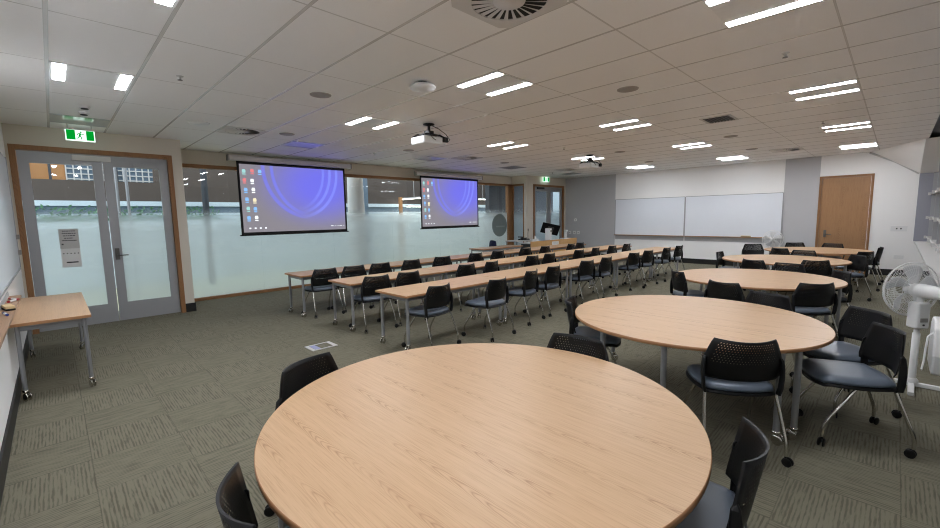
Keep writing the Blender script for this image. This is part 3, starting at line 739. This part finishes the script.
# ------------------------------------------------------------------ wall plates, thermostat
def plate(loc, w, h, label, ax, dots=0, rocker=True):
    o = thing('wall_socket', label, 'socket', loc)
    if ax == 'x':
        MB().box(-.010, 0, -w / 2, w / 2, -h / 2, h / 2).build('plate', M['white_plastic'], o, .003)
        for k in range(dots):
            y = (k - (dots - 1) / 2) * .07
            MB().box(-.0125, -.010, y - .013, y + .013, -.02, .012).build('outlet', M['dark_grey'], o)
plate((X1, -.05, 1.12), .28, .13, 'white wall plate with dark outlets on the white wall right of the timber door', 'x', 2)
plate((X1, -.09, .45), .17, .09, 'low white wall plate above the skirting right of the timber door', 'x', 0)
for y, q in ((8.79, 'leftmost'), (8.60, 'middle'), (8.43, 'rightmost')):
    plate((X1, y, .90), .11, .12, q + ' of three white wall plates on the grey wall behind the lectern', 'x', 1)
o = thing('thermostat', 'small white thermostat on the grey wall above the lectern', 'thermostat', (X1, 8.55, 1.38))
MB().lathe([(.055, .004), (.055, -.02), (.04, -.03), (0, -.03)], (0, 0, 0), 'x', 20).build('case', M['white_plastic'], o)
MB().lathe([(.02, -.03), (.02, -.036), (0, -.036)], (0, 0, 0), 'x', 14).build('dial', M['grey_plastic'], o)
# floor box in the carpet
o = thing('floor_box', 'silver-framed floor socket box set in the carpet near the front table', 'floor box', (2.245, 4.93, 0))
f = MB().box(-.16, .16, -.12, -.095, 0, .006).box(-.16, .16, .095, .12, 0, .006).box(-.16, -.12, -.095, .095, 0, .006).box(.11, .16, -.095, .095, 0, .006)
f.build('frame', M['white_metal'], o)
MB().box(-.12, .11, -.095, .095, 0, .004).build('lid', M['carpet'], o)
MB().box(-.115, -.045, -.09, .09, .004, .0055).build('label_panel', plain('pale_blue_label', (150, 155, 190), .5), o)

# ------------------------------------------------------------------ casters and chairs
def swivel_caster(mb_fork, mb_wheel, x, y, z0, r, ang):
    # z0: floor height of wheel bottom
    ca, sa = math.cos(ang), math.sin(ang)
    def P(a, b, z): return (x + a * ca - b * sa, y + a * sa + b * ca, z)
    rot = Matrix.Rotation(ang, 3, 'Z')
    for b in (-r * .62, r * .34):
        mb_wheel.lathe([(r * .3, b), (r * .92, b), (r, b + r * .06), (r, b + r * .22), (r * .92, b + r * .28), (r * .3, b + r * .28)], P(-r * .45, 0, z0 + r), 'y', 14, True, rot=rot)
    mb_fork.tube([P(0, 0, z0 + r * 2.1), P(0, 0, z0 + r * 1.5), P(-r * .45, 0, z0 + r)], r * .30, 6)

def make_chair():
    o = thing('conference_chair', '', 'chair', (0, 0, 0))
    # seat pad: rounded block, dished and with waterfall front
    def seat(w, d, z0, z1, yb, dish, mat, name, infl=0.0):
        nx, ny = 12, 12; mb = MB(); top = []; bot = []
        for j in range(ny + 1):
            for i in range(nx + 1):
                u = i / nx * 2 - 1; v = j / ny * 2 - 1
                # square -> squircle
                uu = u * math.sqrt(1 - 0.30 * v * v * (1 if True else 0)); vv = v * math.sqrt(1 - 0.30 * u * u)
                x = uu * w / 2 * (1.0 + 0.04 * vv); y = yb + d / 2 + vv * d / 2
                e = max(abs(u), abs(v))
                edge = 1 - max(0, (e - .75) / .25) ** 2
                z = z1 - dish * (1 - u * u) * (1 - v * v) - max(0, vv - .55) ** 2 * .10
                top.append((x, y, z0 + (z - z0) * (0.45 + .55 * edge)))
                bot.append((x, y, z0 - max(0, vv - .55) ** 2 * .10))
        n = len(top); W = nx + 1
        fs = [(j * W + i, j * W + i + 1, (j + 1) * W + i + 1, (j + 1) * W + i) for j in range(ny) for i in range(nx)]
        mb.add(top + bot, fs + [tuple(reversed([k + n for k in f])) for f in fs], True)
        ring = [i for i in range(W)] + [j * W + nx for j in range(1, ny + 1)] + [ny * W + i for i in range(nx - 1, -1, -1)] + [j * W for j in range(ny - 1, 0, -1)]
        base = len(mb.v) - 2 * n
        for a, b in zip(ring, ring[1:] + ring[:1]): mb.f.append([base + a, base + b, base + n + b, base + n + a]); mb.s.append(True); mb.mi.append(0)
        return mb.build(name, mat, o)
    seat(.465, .45, .435, .478, -.215, .008, M['vinyl'], 'seat')
    seat(.485, .465, .412, .436, -.225, 0.0, M['black_plastic'], 'seat_shell')
    # curved perforated back shell
    nx, nz = 16, 10; mb = MB(); fr = []; bk = []
    def pt(u, v, off):
        w = .235 - .032 * v if v > .35 else .224
        w = .176 + .052 * min(1, (1 - v) / .50) ** .8 - (0.018 if v < .08 else 0)
        x = (u * 2 - 1) * w
        cur = (u * 2 - 1) ** 2
        z = .508 + v * .272 - .008 * (1 - cur) * v
        y = -.220 - .046 * v + .070 * cur - off
        return (x, y, z)
    for j in range(nz + 1):
        for i in range(nx + 1):
            fr.append(pt(i / nx, j / nz, -.004)); bk.append(pt(i / nx, j / nz, .004))
    W = nx + 1; n = len(fr)
    fs = [(j * W + i, j * W + i + 1, (j + 1) * W + i + 1, (j + 1) * W + i) for j in range(nz) for i in range(nx)]
    mb.add(fr + bk, fs + [tuple(reversed([k + n for k in f])) for f in fs], True)
    ring = [i for i in range(W)] + [j * W + nx for j in range(1, nz + 1)] + [nz * W + i for i in range(nx - 1, -1, -1)] + [j * W for j in range(nz - 1, 0, -1)]
    for a, b in zip(ring, ring[1:] + ring[:1]): mb.f.append([a, b, n + b, n + a]); mb.s.append(False); mb.mi.append(0)
    vmap = {}
    for j in range(nz + 1):
        for i in range(nx + 1):
            for p in (fr[j * W + i], bk[j * W + i]): vmap[(round(p[0], 5), round(p[1], 5), round(p[2], 5))] = (i / nx, j / nz)
    mb.build('backrest', M['perforated'], o, uv=lambda v: vmap[(round(v[0], 5), round(v[1], 5), round(v[2], 5))])
    # pale rim along the top of the back
    rim = [pt(i / nx, 1.0, .004) for i in range(nx + 1)]
    # flat side uprights
    for s in (-1, 1):
        pr = [(.216, -.182, .415, .042), (.226, -.186, .46, .042), (.232, -.186, .53, .042), (.232, -.182, .59, .040), (.227, -.180, .64, .030), (.216, -.180, .658, .012)]
        vs = []; fs = []
        for x, y, z, w in pr:
            vs += [(s * (x + .007), y - w / 2, z), (s * (x + .007), y + w / 2, z), (s * (x - .010), y + w / 2, z), (s * (x - .010), y - w / 2, z)]
        for k in range(len(pr) - 1):
            a, b = 4 * k, 4 * k + 4
            for i in range(4): fs.append((a + i, a + (i + 1) % 4, b + (i + 1) % 4, b + i))
        fs += [(3, 2, 1, 0), tuple(range(len(vs) - 4, len(vs)))]
        MB().add(vs, fs).build('upright', M['black_plastic'], o, .006)
    # chrome legs with casters
    for s in (-1, 1):
        for front in (True, False):
            if front: path = [(s * .190, .02, .405), (s * .203, .07, .33), (s * .218, .160, .20), (s * .223, .188, .15), (s * .224, .195, .11), (s * .224, .195, .062)]
            else: path = [(s * .208, -.170, .410), (s * .218, -.198, .33), (s * .230, -.246, .20), (s * .234, -.266, .145), (s * .234, -.272, .11), (s * .234, -.272, .062)]
            lg = MB().tube(path, .0105, 8).build('leg', M['chrome'], o)
            a, b = MB(), MB(); swivel_caster(a, b, path[-1][0], path[-1][1], 0.0, .028, (0.6 if front else 2.2) * s)
            a.v += []; 
            for p_, q_ in ((b, a),): a.add(b.v, b.f, True)
            a.build('caster', M['black_plastic'], lg)
    return o
chair0 = make_chair(); used = [False]
def place_chair(bx, by, fx, fy, label, group):
    L = math.hypot(fx, fy); fx, fy = fx / L, fy / L
    c = chair0 if not used[0] else copy_tree(chair0); used[0] = True
    c.location = (bx + .255 * fx, by + .255 * fy, 0); c.rotation_euler = (0, 0, math.atan2(-fx, fy))
    c['label'] = label; c['group'] = group
    return c
ORD = ['first', 'second', 'third', 'fourth', 'fifth', 'sixth', 'seventh', 'eighth', 'ninth', 'tenth', 'eleventh']
R1 = [(3.21, 3.71, 7), (4.02, 3.5, 6), (4.95, 3.66, 12), (5.59, 3.71, 4), (6.63, 3.72, -5), (7.34, 3.72, 0), (8.52, 3.72, -7), (9.21, 3.71, -6), (10.12, 3.66, 0), (10.91, 3.66, -2)]
R2 = [(3.16, 5.01, -4), (3.71, 5.0, 0), (4.93, 5.01, 1), (5.54, 4.98, 8), (6.81, 5.04, 0), (7.41, 5.04, 0), (8.55, 5.02, -1), (9.31, 5.02, 5), (10.12, 5.0, -1), (10.96, 5.01, 0)]
R3 = [(3.08, 6.4, 0), (3.6, 6.4, 0), (4.125, 6.4, 0), (4.82, 6.4, 1), (5.59, 6.4, -6), (6.57, 6.4, -1), (7.27, 6.37, -2), (8.3, 6.37, -5), (9.08, 6.33, 0), (10.26, 6.29, 4), (10.8, 6.33, -1)]
for R_, nm in ((R1, 'front'), (R2, 'middle'), (R3, 'back')):
    where = {'front': 'the row of tables nearest the camera', 'middle': 'the middle row of tables', 'back': 'the row of tables nearest the glass wall'}[nm]
    for k, (x, y, a) in enumerate(R_):
        an = math.radians(a)
        place_chair(x, y, -math.sin(an), math.cos(an), 'black chair, %s from the left at %s' % (ORD[k], where), 'chairs along the %s row of long tables' % nm)

# ------------------------------------------------------------------ tables
def table_leg(parent, x, y, ztop, ang=0.0, r=.020):
    lg = MB().tube([(x, y, ztop), (x, y, .095)], r, 14).build('leg', M['silver'], parent)
    a = MB(); b = MB()
    swivel_caster(a, b, x, y, 0.0, .036, ang)
    a.add(b.v, b.f, True); a.lathe([(.02, .095), (.026, .09), (.026, .078), (.012, .07)], (x, y, 0), 'z', 12)
    a.build('caster', M['chrome'], lg)
ZT = .68
def long_table(length, depth, axis='x'):
    o = thing('long_table', '', 'table', (0, 0, 0))
    top = MB().box(0, length, 0, depth, ZT - .026, ZT)
    me = top.build('tabletop', [M['oak_x'], M['oak_edge']], o, .002)
    for p in me.data.polygons: p.material_index = 0 if abs(p.normal.z) > .9 else 1
    r = MB().box(.05, length - .05, .05, .08, ZT - .075, ZT - .026).box(.05, length - .05, depth - .08, depth - .05, ZT - .075, ZT - .026)
    r.box(.05, .08, .08, depth - .08, ZT - .075, ZT - .026).box(length - .08, length - .05, .08, depth - .08, ZT - .075, ZT - .026)
    r.build('rail', M['silver'], o)
    for x in (.055, length - .055):
        for y in (.06, depth - .06): table_leg(o, x, y, ZT - .026, random.uniform(-2, 2))
    return o
lt = long_table(1.738, .65); first = True
for y, nm, xs0 in ((3.87, 'the row nearest the camera', 2.79), (5.19, 'the middle row', 2.82), (6.57, 'the row nearest the glass wall', 2.72)):
    for k in range(5):
        x = xs0 + 1.745 * k
        o = lt if first else copy_tree(lt); first = False
        o.location = (x, y, 0)
        o['label'] = 'long wood-topped table, %s from the left in %s' % (ORD[k], nm); o['group'] = 'long tables in rows'
# table along the left wall
o = copy_tree(lt); o.rotation_euler = (0, 0, PI / 2); o.location = (.19, 5.32, 0); o.scale = (1.06, .83, 1.045)
o['label'] = 'wood-topped table on castors standing alone against the left wall'
o['category'] = 'table'; o['name'] = 1; del o['name']
# table behind the back row by the lectern
o = copy_tree(lt); o.location = (8.28, 7.86, 0); o.scale = (1.0, .85, 1); o['label'] = 'wood-topped table beside the lectern, behind the row nearest the glass wall'

RT = .966
def round_table(angles):
    o = thing('round_table', '', 'table', (0, 0, 0), 0, 'large round tables')
    n = 96; mb = MB(); prof = [(RT - .004, ZT - .026), (RT, ZT - .023), (RT, ZT - .003), (RT - .003, ZT)]
    vs = []
    for r, z in prof: vs += [(r * math.cos(2 * PI * k / n), r * math.sin(2 * PI * k / n), z) for k in range(n)]
    for i in range(3): mb.add([], [])
    fs = [(i * n + k, i * n + (k + 1) % n, (i + 1) * n + (k + 1) % n, (i + 1) * n + k) for i in range(3) for k in range(n)]
    o0 = len(mb.v); mb.v += vs
    for f in fs: mb.f.append(list(f)); mb.s.append(True); mb.mi.append(1)
    mb.f.append(list(range(n))[::-1]); mb.s.append(False); mb.mi.append(0)
    mb.f.append(list(range(3 * n, 4 * n))); mb.s.append(False); mb.mi.append(0)
    mb.build('tabletop', [M['oak_seam'], M['oak_edge']], o)
    rail = MB(); ring = [(.80 * math.cos(t), .80 * math.sin(t)) for t in [2 * PI * k / 24 for k in range(24)]]
    for k in (0, 1):
        s = 1 if k else -1
        pts = [(-.2 + s * .03, -.78, ZT - .05), (-.2 + s * .03, .78, ZT - .05)]
        rail.box(-.2 + s * .04 - .015, -.2 + s * .04 + .015, -.74, .74, ZT - .075, ZT - .026)
    rail.box(-.82, -.25, -.15, -.12, ZT - .07, ZT - .026).box(-.13, .82, .0, .03, ZT - .07, ZT - .026)
    rail.build('rail', M['silver'], o)
    for a in angles:
        t = math.radians(a); table_leg(o, .90 * math.cos(t), .90 * math.sin(t), ZT - .026, random.uniform(-3, 3))
    return o
TC = [(1.38, 1.347), (3.877, 1.217), (6.77, 1.33), (9.63, 1.45), (12.31, 1.25)]
TN = ['filling the foreground', 'second from the camera, in front of the pedestal fan', 'third from the camera', 'fourth from the camera', 'farthest from the camera, near the timber door']
LA = [(150, 212, 246, 256, 315, 330, 40, 80), (188, 155, 235, 245, 8, 320, 70, 92), (198, 158, 246, 270, 320, 25, 60, 100), (142, 186, 237, 262, 322, 25, 50, 70), (132, 192, 235, 300, 320, 7, 50, 80)]
for (x, y), nm, la in zip(TC, TN, LA):
    o = round_table(la)
    if nm == TN[0]: plain_top = [c for c in o.children if c.name.startswith('tabletop')][0]
    o.location = (x, y, 0); o['label'] = 'large round wood-topped table, ' + nm; o['category'] = 'table'; o['group'] = 'large round tables'
plain_top.data = plain_top.data.copy(); plain_top.data.materials[0] = M['oak']
# chairs round the tables
def tchair(bx, by, t, label, face=None):
    cx, cy = TC[t]
    fx, fy = face or (cx - bx, cy - by)
    place_chair(bx, by, fx, fy, label, 'chairs around the round tables')
P_ = 'black chair '
tchair(.925, 2.325, 0, P_ + 'at the upper left of the foreground round table', (.42, -1))
tchair(.275, 1.31, 0, P_ + 'at the lower left corner by the foreground round table', (.985, -.17))
tchair(1.68, .27, 0, P_ + 'at the right of the foreground round table, cut by the bottom edge', (-.22, .98))
tchair(2.42, 1.41, 0, P_ + 'on the far side of the foreground round table, only its top showing')
tchair(3.42, 2.16, 1, P_ + 'at the left side of the second round table')
tchair(2.98, .587, 1, P_ + 'on the near side of the second round table, back to the camera')
tchair(4.58, .06, 1, P_ + 'on the right of the second round table, the one farther from the camera', (-.68, .73))
tchair(3.94, -.06, 1, P_ + 'on the right of the second round table, nearest the fan pole', (-.42, .91))
tchair(4.93, 0.8, 1, P_ + 'on the far side of the second round table, only its top showing')
tchair(8.0, 1.1, 2, P_ + 'on the far side of the third round table, only its top showing')
tchair(5.4, 1.38, 2, P_ + 'on the near side of the third round table, left one', (0.93, -0.36))
tchair(5.91, .535, 2, P_ + 'on the near side of the third round table, right one')
tchair(6.07, 2.13, 2, P_ + 'at the left end of the third round table')
tchair(7.25, 0.4, 2, P_ + 'at the right end of the third round table', (-0.5, 0.86))
tchair(9.50, 2.51, 3, P_ + 'at the left end of the fourth round table', (0, -1))
tchair(8.22, 1.67, 3, P_ + 'on the near side of the fourth round table, left one', (0.9, -0.45))
tchair(8.66, .84, 3, P_ + 'on the near side of the fourth round table, right one')
tchair(10.06, 0.38, 3, P_ + 'at the right end of the fourth round table', (-0.6, 0.8))
tchair(12.33, 2.49, 4, P_ + 'at the left end of the farthest round table, turned to the camera', (-.85, -.5))
tchair(11.15, 1.78, 4, P_ + 'between the fourth and farthest round tables, left one', (0.85, -0.52))
tchair(13.36, 1.80, 4, P_ + 'beyond the farthest round table by the grey wall band')
tchair(13.40, 1.03, 4, P_ + 'beyond the farthest round table in front of the timber door')
tchair(10.80, 1.27, 3, P_ + 'between the fourth and farthest round tables, right one', (-1, .1))
tchair(11.0, 0.32, 4, P_ + 'on the near right of the farthest round table, back to the camera', (0.56, 0.83))
tchair(12.36, .16, 4, P_ + 'at the right end of the farthest round table, nearest the white wall', (.05, 1))

# ------------------------------------------------------------------ lectern area
o = thing('lectern', 'wooden teaching lectern desk with pale front panel by the far double door', 'lectern', (10.33, 7.8, 0))
MB().box(0, 2.62, 0, .025, .10, .775).build('front_panel', M['lectern_wood'], o, .003)
MB().box(0, 2.62, .025, .48, .70, .725).build('worktop', M['white_metal'], o, .003)
MB().box(.10, .125, .025, .46, 0, .70).build('side_panel', M['dark_grey'], o); MB().box(2.495, 2.52, .025, .46, 0, .70).build('side_panel', M['dark_grey'], o)
MB().box(.05, .09, .03, .08, 0, .10).box(2.53, 2.57, .03, .08, 0, .10).build('foot', M['dark_grey'], o)
nt = MB().box(1.12, 1.50, -.0025, -.0005, .60, .72).build('paper_sign', M['paper'], o)
tx = MB()
for z in (.69, .665, .64): tx.box(1.16, 1.46, -.0035, -.0026, z - .004, z + .004)
tx.build('printing', plain('faint_ink', (170, 172, 178), .9), nt)
o = thing('side_table', 'narrow grey side table with a pale top left of the lectern', 'table', (10.30, 8.32, 0))
MB().box(0, 1.15, 0, .5, .755, .78).build('tabletop', M['white_metal'], o, .003)
MB().box(.02, 1.13, .02, .48, .56, .58).build('lower_shelf', M['grey_plastic'], o, .003)
for x in (.04, 1.11):
    for y in (.04, .46): MB().tube([(x, y, 0), (x, y, .755)], .018, 10).build('leg', M['silver'], o)
o = thing('microphone', 'black gooseneck microphone on the side table left of the lectern', 'microphone', (11.12, 8.52, .78))
MB().lathe([(.06, 0), (.06, .03), (.02, .04)], (0, 0, 0), 'z', 16).build('base', M['black_plastic'], o)
MB().tube([(0, 0, .035), (0, 0, .22), (.01, 0, .30)], .009, 8).build('stem', M['black_plastic'], o); MB().lathe([(0, .37), (.014, .36), (.016, .31), (.01, .295)], (.01, 0, 0), 'z', 12).build('capsule', M['black_matte'], o)
o = thing('desk_telephone', 'black desk telephone on the side table beside the microphone', 'telephone', (10.86, 8.55, .78))
MB().prism([(-.11, 0), (.11, 0), (.11, .03), (-.11, .085)], 'x', -.1, .1).build('base', M['black_plastic'], o, .006)
MB().box(-.1, -.055, -.11, .11, .085, .12).build('handset', M['black_plastic'], o, .012)
k_ = MB()
for i in range(3):
    for j in range(4): k_.box(.0 + i * .03, .02 + i * .03, -.07 + j * .04, -.045 + j * .04, .05, .075)
k_.build('keypad', M['dark_grey'], o)
# tilted monitor seen from behind
o = thing('monitor', 'black monitor tilted back on the lectern, seen from behind', 'monitor', (11.86, 8.14, .726), -.72)
MB().lathe([(.11, 0), (.11, .012), (.02, .02)], (0, 0, 0), 'z', 20).build('base', M['dark_grey'], o)
MB().tube([(0, 0, .02), (0, 0, .18), (0, .03, .35)], .018, 8).build('arm', M['dark_grey'], o)
pn = MB().box(-.30, .30, -.02, .02, -.18, .19).build('screen_case', M['black_plastic'], o, .008, (0, .05, .38)); pn.rotation_euler = (.42, .22, 0)
MB().box(-.28, .28, .02, .0215, -.16, .17).build('display', M['black_matte'], pn); MB().box(-.1, .1, -.05, -.02, -.1, .1).build('rear_cover', M['dark_grey'], pn, .01)
o = thing('computer', 'narrow white computer tower standing on the lectern below the monitor', 'computer', (11.46, 7.95, .726))
MB().box(-.045, .045, -.10, .10, 0, .42).build('case', M['white_plastic'], o, .008); MB().box(-.035, .035, -.103, -.10, .30, .37).build('vent_slots', M['grey_plastic'], o)
o = thing('document_camera', 'white document camera on the right end of the lectern', 'camera', (12.68, 8.06, .726), -.3)
MB().box(-.18, .16, -.1, .1, 0, .05).build('base', M['white_plastic'], o, .012)
MB().box(-.035, .035, .0, .05, .05, .27).build('column', M['white_plastic'], o, .006)
MB().box(-.04, .04, -.05, .07, .27, .33).build('camera_head', M['white_plastic'], o, .01)
o = thing('tissue_box', 'white open box on the left end of the lectern', 'box', (10.90, 8.05, .726), .3)
MB().box(-.10, .10, -.07, .07, 0, .10).build('carton', M['paper'], o, .004)
MB().add([(-.05, -.02, .10), (.05, -.02, .10), (.06, .02, .19), (-.02, .03, .21), (-.05, .02, .10), (.05, .03, .10)], [(0, 1, 2, 3), (4, 3, 2, 5), (0, 3, 4), (1, 5, 2)]).build('tissue', M['paper'], o)
# navy chair by the side table
o = thing('office_chair', 'navy blue office chair behind the back row, left of the lectern', 'chair', (9.98, 8.82, 0), PI + .25)
bk = MB(); nx, nz = 10, 8; A = []; B = []
for j in range(nz + 1):
    for i in range(nx + 1):
        u, v = i / nx * 2 - 1, j / nz * 2 - 1
        x = .225 * u * math.sqrt(1 - .35 * v * v); z = .60 + .21 * v * math.sqrt(1 - .35 * u * u); y = -.24 + .05 * u * u
        A.append((x, y + .03 * (1 - .6 * max(abs(u), abs(v)) ** 4), z)); B.append((x, y - .03 * (1 - .6 * max(abs(u), abs(v)) ** 4), z))
W = nx + 1; n = len(A); fs = [(j * W + i, j * W + i + 1, (j + 1) * W + i + 1, (j + 1) * W + i) for j in range(nz) for i in range(nx)]
bk.add(A + B, fs + [tuple(reversed([k + n for k in f])) for f in fs], True)
ring = [i for i in range(W)] + [j * W + nx for j in range(1, nz + 1)] + [nz * W + i for i in range(nx - 1, -1, -1)] + [j * W for j in range(nz - 1, 0, -1)]
for a, b in zip(ring, ring[1:] + ring[:1]): bk.f.append([a, b, n + b, n + a]); bk.s.append(True); bk.mi.append(0)
bk.build('backrest', M['navy_fabric'], o)
MB().box(-.23, .23, -.2, .25, .41, .48).build('seat', M['navy_fabric'], o, .03)
MB().tube([(0, -.15, .42), (0, -.27, .44), (0, -.285, .60)], .02, 8).build('back_bar', M['black_plastic'], o)
MB().lathe([(.035, .08), (.03, .41)], (0, 0, 0), 'z', 14).build('gas_lift', M['chrome'], o)
bs = MB()
for k in range(5):
    t = 2 * PI * k / 5; bs.tube([(0, 0, .10), (.28 * math.cos(t), .28 * math.sin(t), .07)], [.025, .016], 8)
    bs.lathe([(.02, -.02), (.026, -.015), (.026, .015), (.02, .02)], (.28 * math.cos(t), .28 * math.sin(t), .03), 'x', 12)
bs.build('five_star_base', M['black_plastic'], o)

# ------------------------------------------------------------------ fans
def fan(loc, rz, label, hub, R_, cross, box):
    o = thing('pedestal_fan', label, 'fan', loc, rz)   # faces local +y
    b = MB()
    for a in (PI / 4, -PI / 4):
        c, s = math.cos(a), math.sin(a)
        b.add([(x * c - y * s, x * s + y * c, z) for x, y, z in [(-cross, -.022, .004), (cross, -.022, .004), (cross, .022, .004), (-cross, .022, .004), (-cross, -.018, .036), (cross, -.018, .036), (cross, .018, .036), (-cross, .018, .036)]],
              [(0, 3, 2, 1), (4, 5, 6, 7), (0, 1, 5, 4), (1, 2, 6, 5), (2, 3, 7, 6), (3, 0, 4, 7)])
    b.lathe([(.045, .036), (.042, .06), (.03, .075)], (0, 0, 0), 'z', 20)
    b.build('cross_base', M['white_plastic'], o, .004)
    MB().lathe([(.026, .06), (.026, hub - .38), (.019, hub - .38), (.019, hub - .2)], (0, 0, 0), 'z', 18).build('pole', M['white_plastic'], o)
    cb = MB().box(-.055, .055, -.05, .05, hub - .33, hub - .10).build('control_box', M['white_plastic'], o, .015)
    MB().box(-.03, .03, -.055, -.05, hub - .27, hub - .235).build('display', M['grey_plastic'], cb)
    MB().lathe([(.008, 0), (.008, -.006)], (0, -.05, hub - .295), 'y', 12).build('button', M['dark_grey'], cb)
    MB().tube([(0, 0, hub - .12), (0, -.01, hub - .04)], .024, 10).build('neck', M['white_plastic'], o)
    MB().lathe([(.0, -.235), (.022, -.235), (.03, -.225), (.045, -.21), (.056, -.12), (.062, -.02), (.058, .05), (.04, .06)], (0, 0, hub), 'y', 28).build('motor_housing', M['white_plastic'], o)
    MB().lathe([(.0, -.2365), (.026, -.2365), (.026, -.2325)], (0, 0, hub), 'y', 20).build('rear_cap', M['grey_plastic'], o)
    hb = MB().lathe([(.04, .06), (.045, .07), (.045, .11), (.03, .13), (0, .132)], (0, 0, hub), 'y', 20).build('blade_hub', M['white_plastic'], o)
    for k in range(5):
        t0 = 2 * PI * k / 5; vs = []; nr, nt = 6, 5
        for i in range(nr + 1):
            r = .042 + (R_ * .9 - .042) * i / nr; sp = .34 + .38 * math.sin(PI * min(1, i / nr * .62 + .1))
            if i == nr: sp *= .72
            for j in range(nt + 1):
                t = t0 + sp * (j / nt - .5) + .35 * i / nr
                vs.append((r * math.cos(t), .065 + .045 * (j / nt), hub + r * math.sin(t)))
        W = nt + 1; fs = [(i * W + j, i * W + j + 1, (i + 1) * W + j + 1, (i + 1) * W + j) for i in range(nr) for j in range(nt)]
        n = len(vs); m = MB().add(vs + [(x, y + .003, z) for x, y, z in vs], fs + [tuple(reversed([q + n for q in f])) for f in fs], True)
        ring = [i for i in range(W)] + [j * W + nt for j in range(1, nr + 1)] + [nr * W + i for i in range(nt - 1, -1, -1)] + [j * W for j in range(nr - 1, 0, -1)]
        for a, b_ in zip(ring, ring[1:] + ring[:1]): m.f.append([a, b_, n + b_, n + a]); m.s.append(False); m.mi.append(0)
        m.build('blade', M['fan_blade'], hb)
    def cage(name, sgn, y0, dy, wires, rr):
        g = MB()
        for k in range(wires):
            t = 2 * PI * k / wires; pts = []
            for q in range(7):
                u = q / 6; r = .055 + (R_ - .055) * math.sin(u * PI / 2); y = y0 + sgn * dy * math.cos(u * PI / 2)
                tt = t + .25 * u * sgn
                pts.append((r * math.cos(tt), y, hub + r * math.sin(tt)))
            g.tube(pts, rr, 3, False)
        for u in (0.3, .55, .8):
            r = .055 + (R_ - .055) * math.sin(u * PI / 2); y = y0 + sgn * dy * math.cos(u * PI / 2)
            g.tube([(r * math.cos(2 * PI * k / 40), y, hub + r * math.sin(2 * PI * k / 40)) for k in range(40)], rr * 1.1, 4, False, True)
        g.build(name, M['white_plastic'], o)
    cage('rear_grille', -1, .08, .07, 72, .0012); cage('front_grille', 1, .08, .085, 72, .0012)
    MB().tube([(R_ * math.cos(2 * PI * k / 48), .08, hub + R_ * math.sin(2 * PI * k / 48)) for k in range(48)], .006, 8, False, True).build('rim', M['white_plastic'], o)
    return o
fan((5.33, -.19, 0), -math.atan2(.72, .69), 'white pedestal fan on a cross base at the right edge, seen from behind', .86, .238, .32, True)
fan((13.5, 2.28, 0), PI / 2 + .3, 'small white pedestal fan in front of the right end of the whiteboard', .84, .23, .3, True)
o = thing('wall_unit', 'white plastic wall unit with a dangling cord on the right wall behind the fan pole', 'appliance', (4.45, YW, 0))
MB().prism([(-.20, .42), (.20, .42), (.22, .56), (.18, .74), (.12, .78), (-.12, .78), (-.18, .74), (-.22, .56)], 'y', 0, .385).build('casing', M['white_plastic'], o, .015)
MB().tube([(-.12, .387, .70), (-.16, .41, .68), (-.14, .415, .58), (-.18, .42, .50), (-.26, .43, .46)], .006, 6).build('cord', M['white_plastic'], o)

# ------------------------------------------------------------------ world, camera, view
wd = bpy.data.worlds.new('World'); SC.world = wd; wd.use_nodes = True
bg = wd.node_tree.nodes['Background']; bg.inputs[0].default_value = (0.82, 0.90, 1.0, 1); bg.inputs[1].default_value = 0.82
cam = bpy.data.cameras.new('camera'); co = bpy.data.objects.new('camera', cam); C.objects.link(co); SC.camera = co
R = ((0.710093405, -0.703893841, -0.017344074), (-0.0910817471, -0.0674024561, -0.993559774), (0.698191572, 0.707099972, -0.111973920))
right, down, fwd = Vector(R[0]), Vector(R[1]), Vector(R[2])
mat = Matrix.Identity(4)
for i in range(3): mat[i][0] = right[i]; mat[i][1] = -down[i]; mat[i][2] = -fwd[i]
mat.translation = Vector((0, 0, 1.57)); co.matrix_world = mat
cam.sensor_width = 36; cam.lens = 420.4916 / 940 * 36; cam.clip_start = .02
SC.view_settings.view_transform = 'Standard'; SC.view_settings.look = 'None'; SC.view_settings.gamma = 1; SC.view_settings.exposure = 1.42
SC.view_settings.use_curve_mapping = False
SC.cycles.use_denoising = True; SC.cycles.filter_width = 1.1; SC.cycles.max_bounces = 10; SC.cycles.transparent_max_bounces = 16; SC.cycles.diffuse_bounces = 6
SC.cycles.sample_clamp_indirect = 8.0
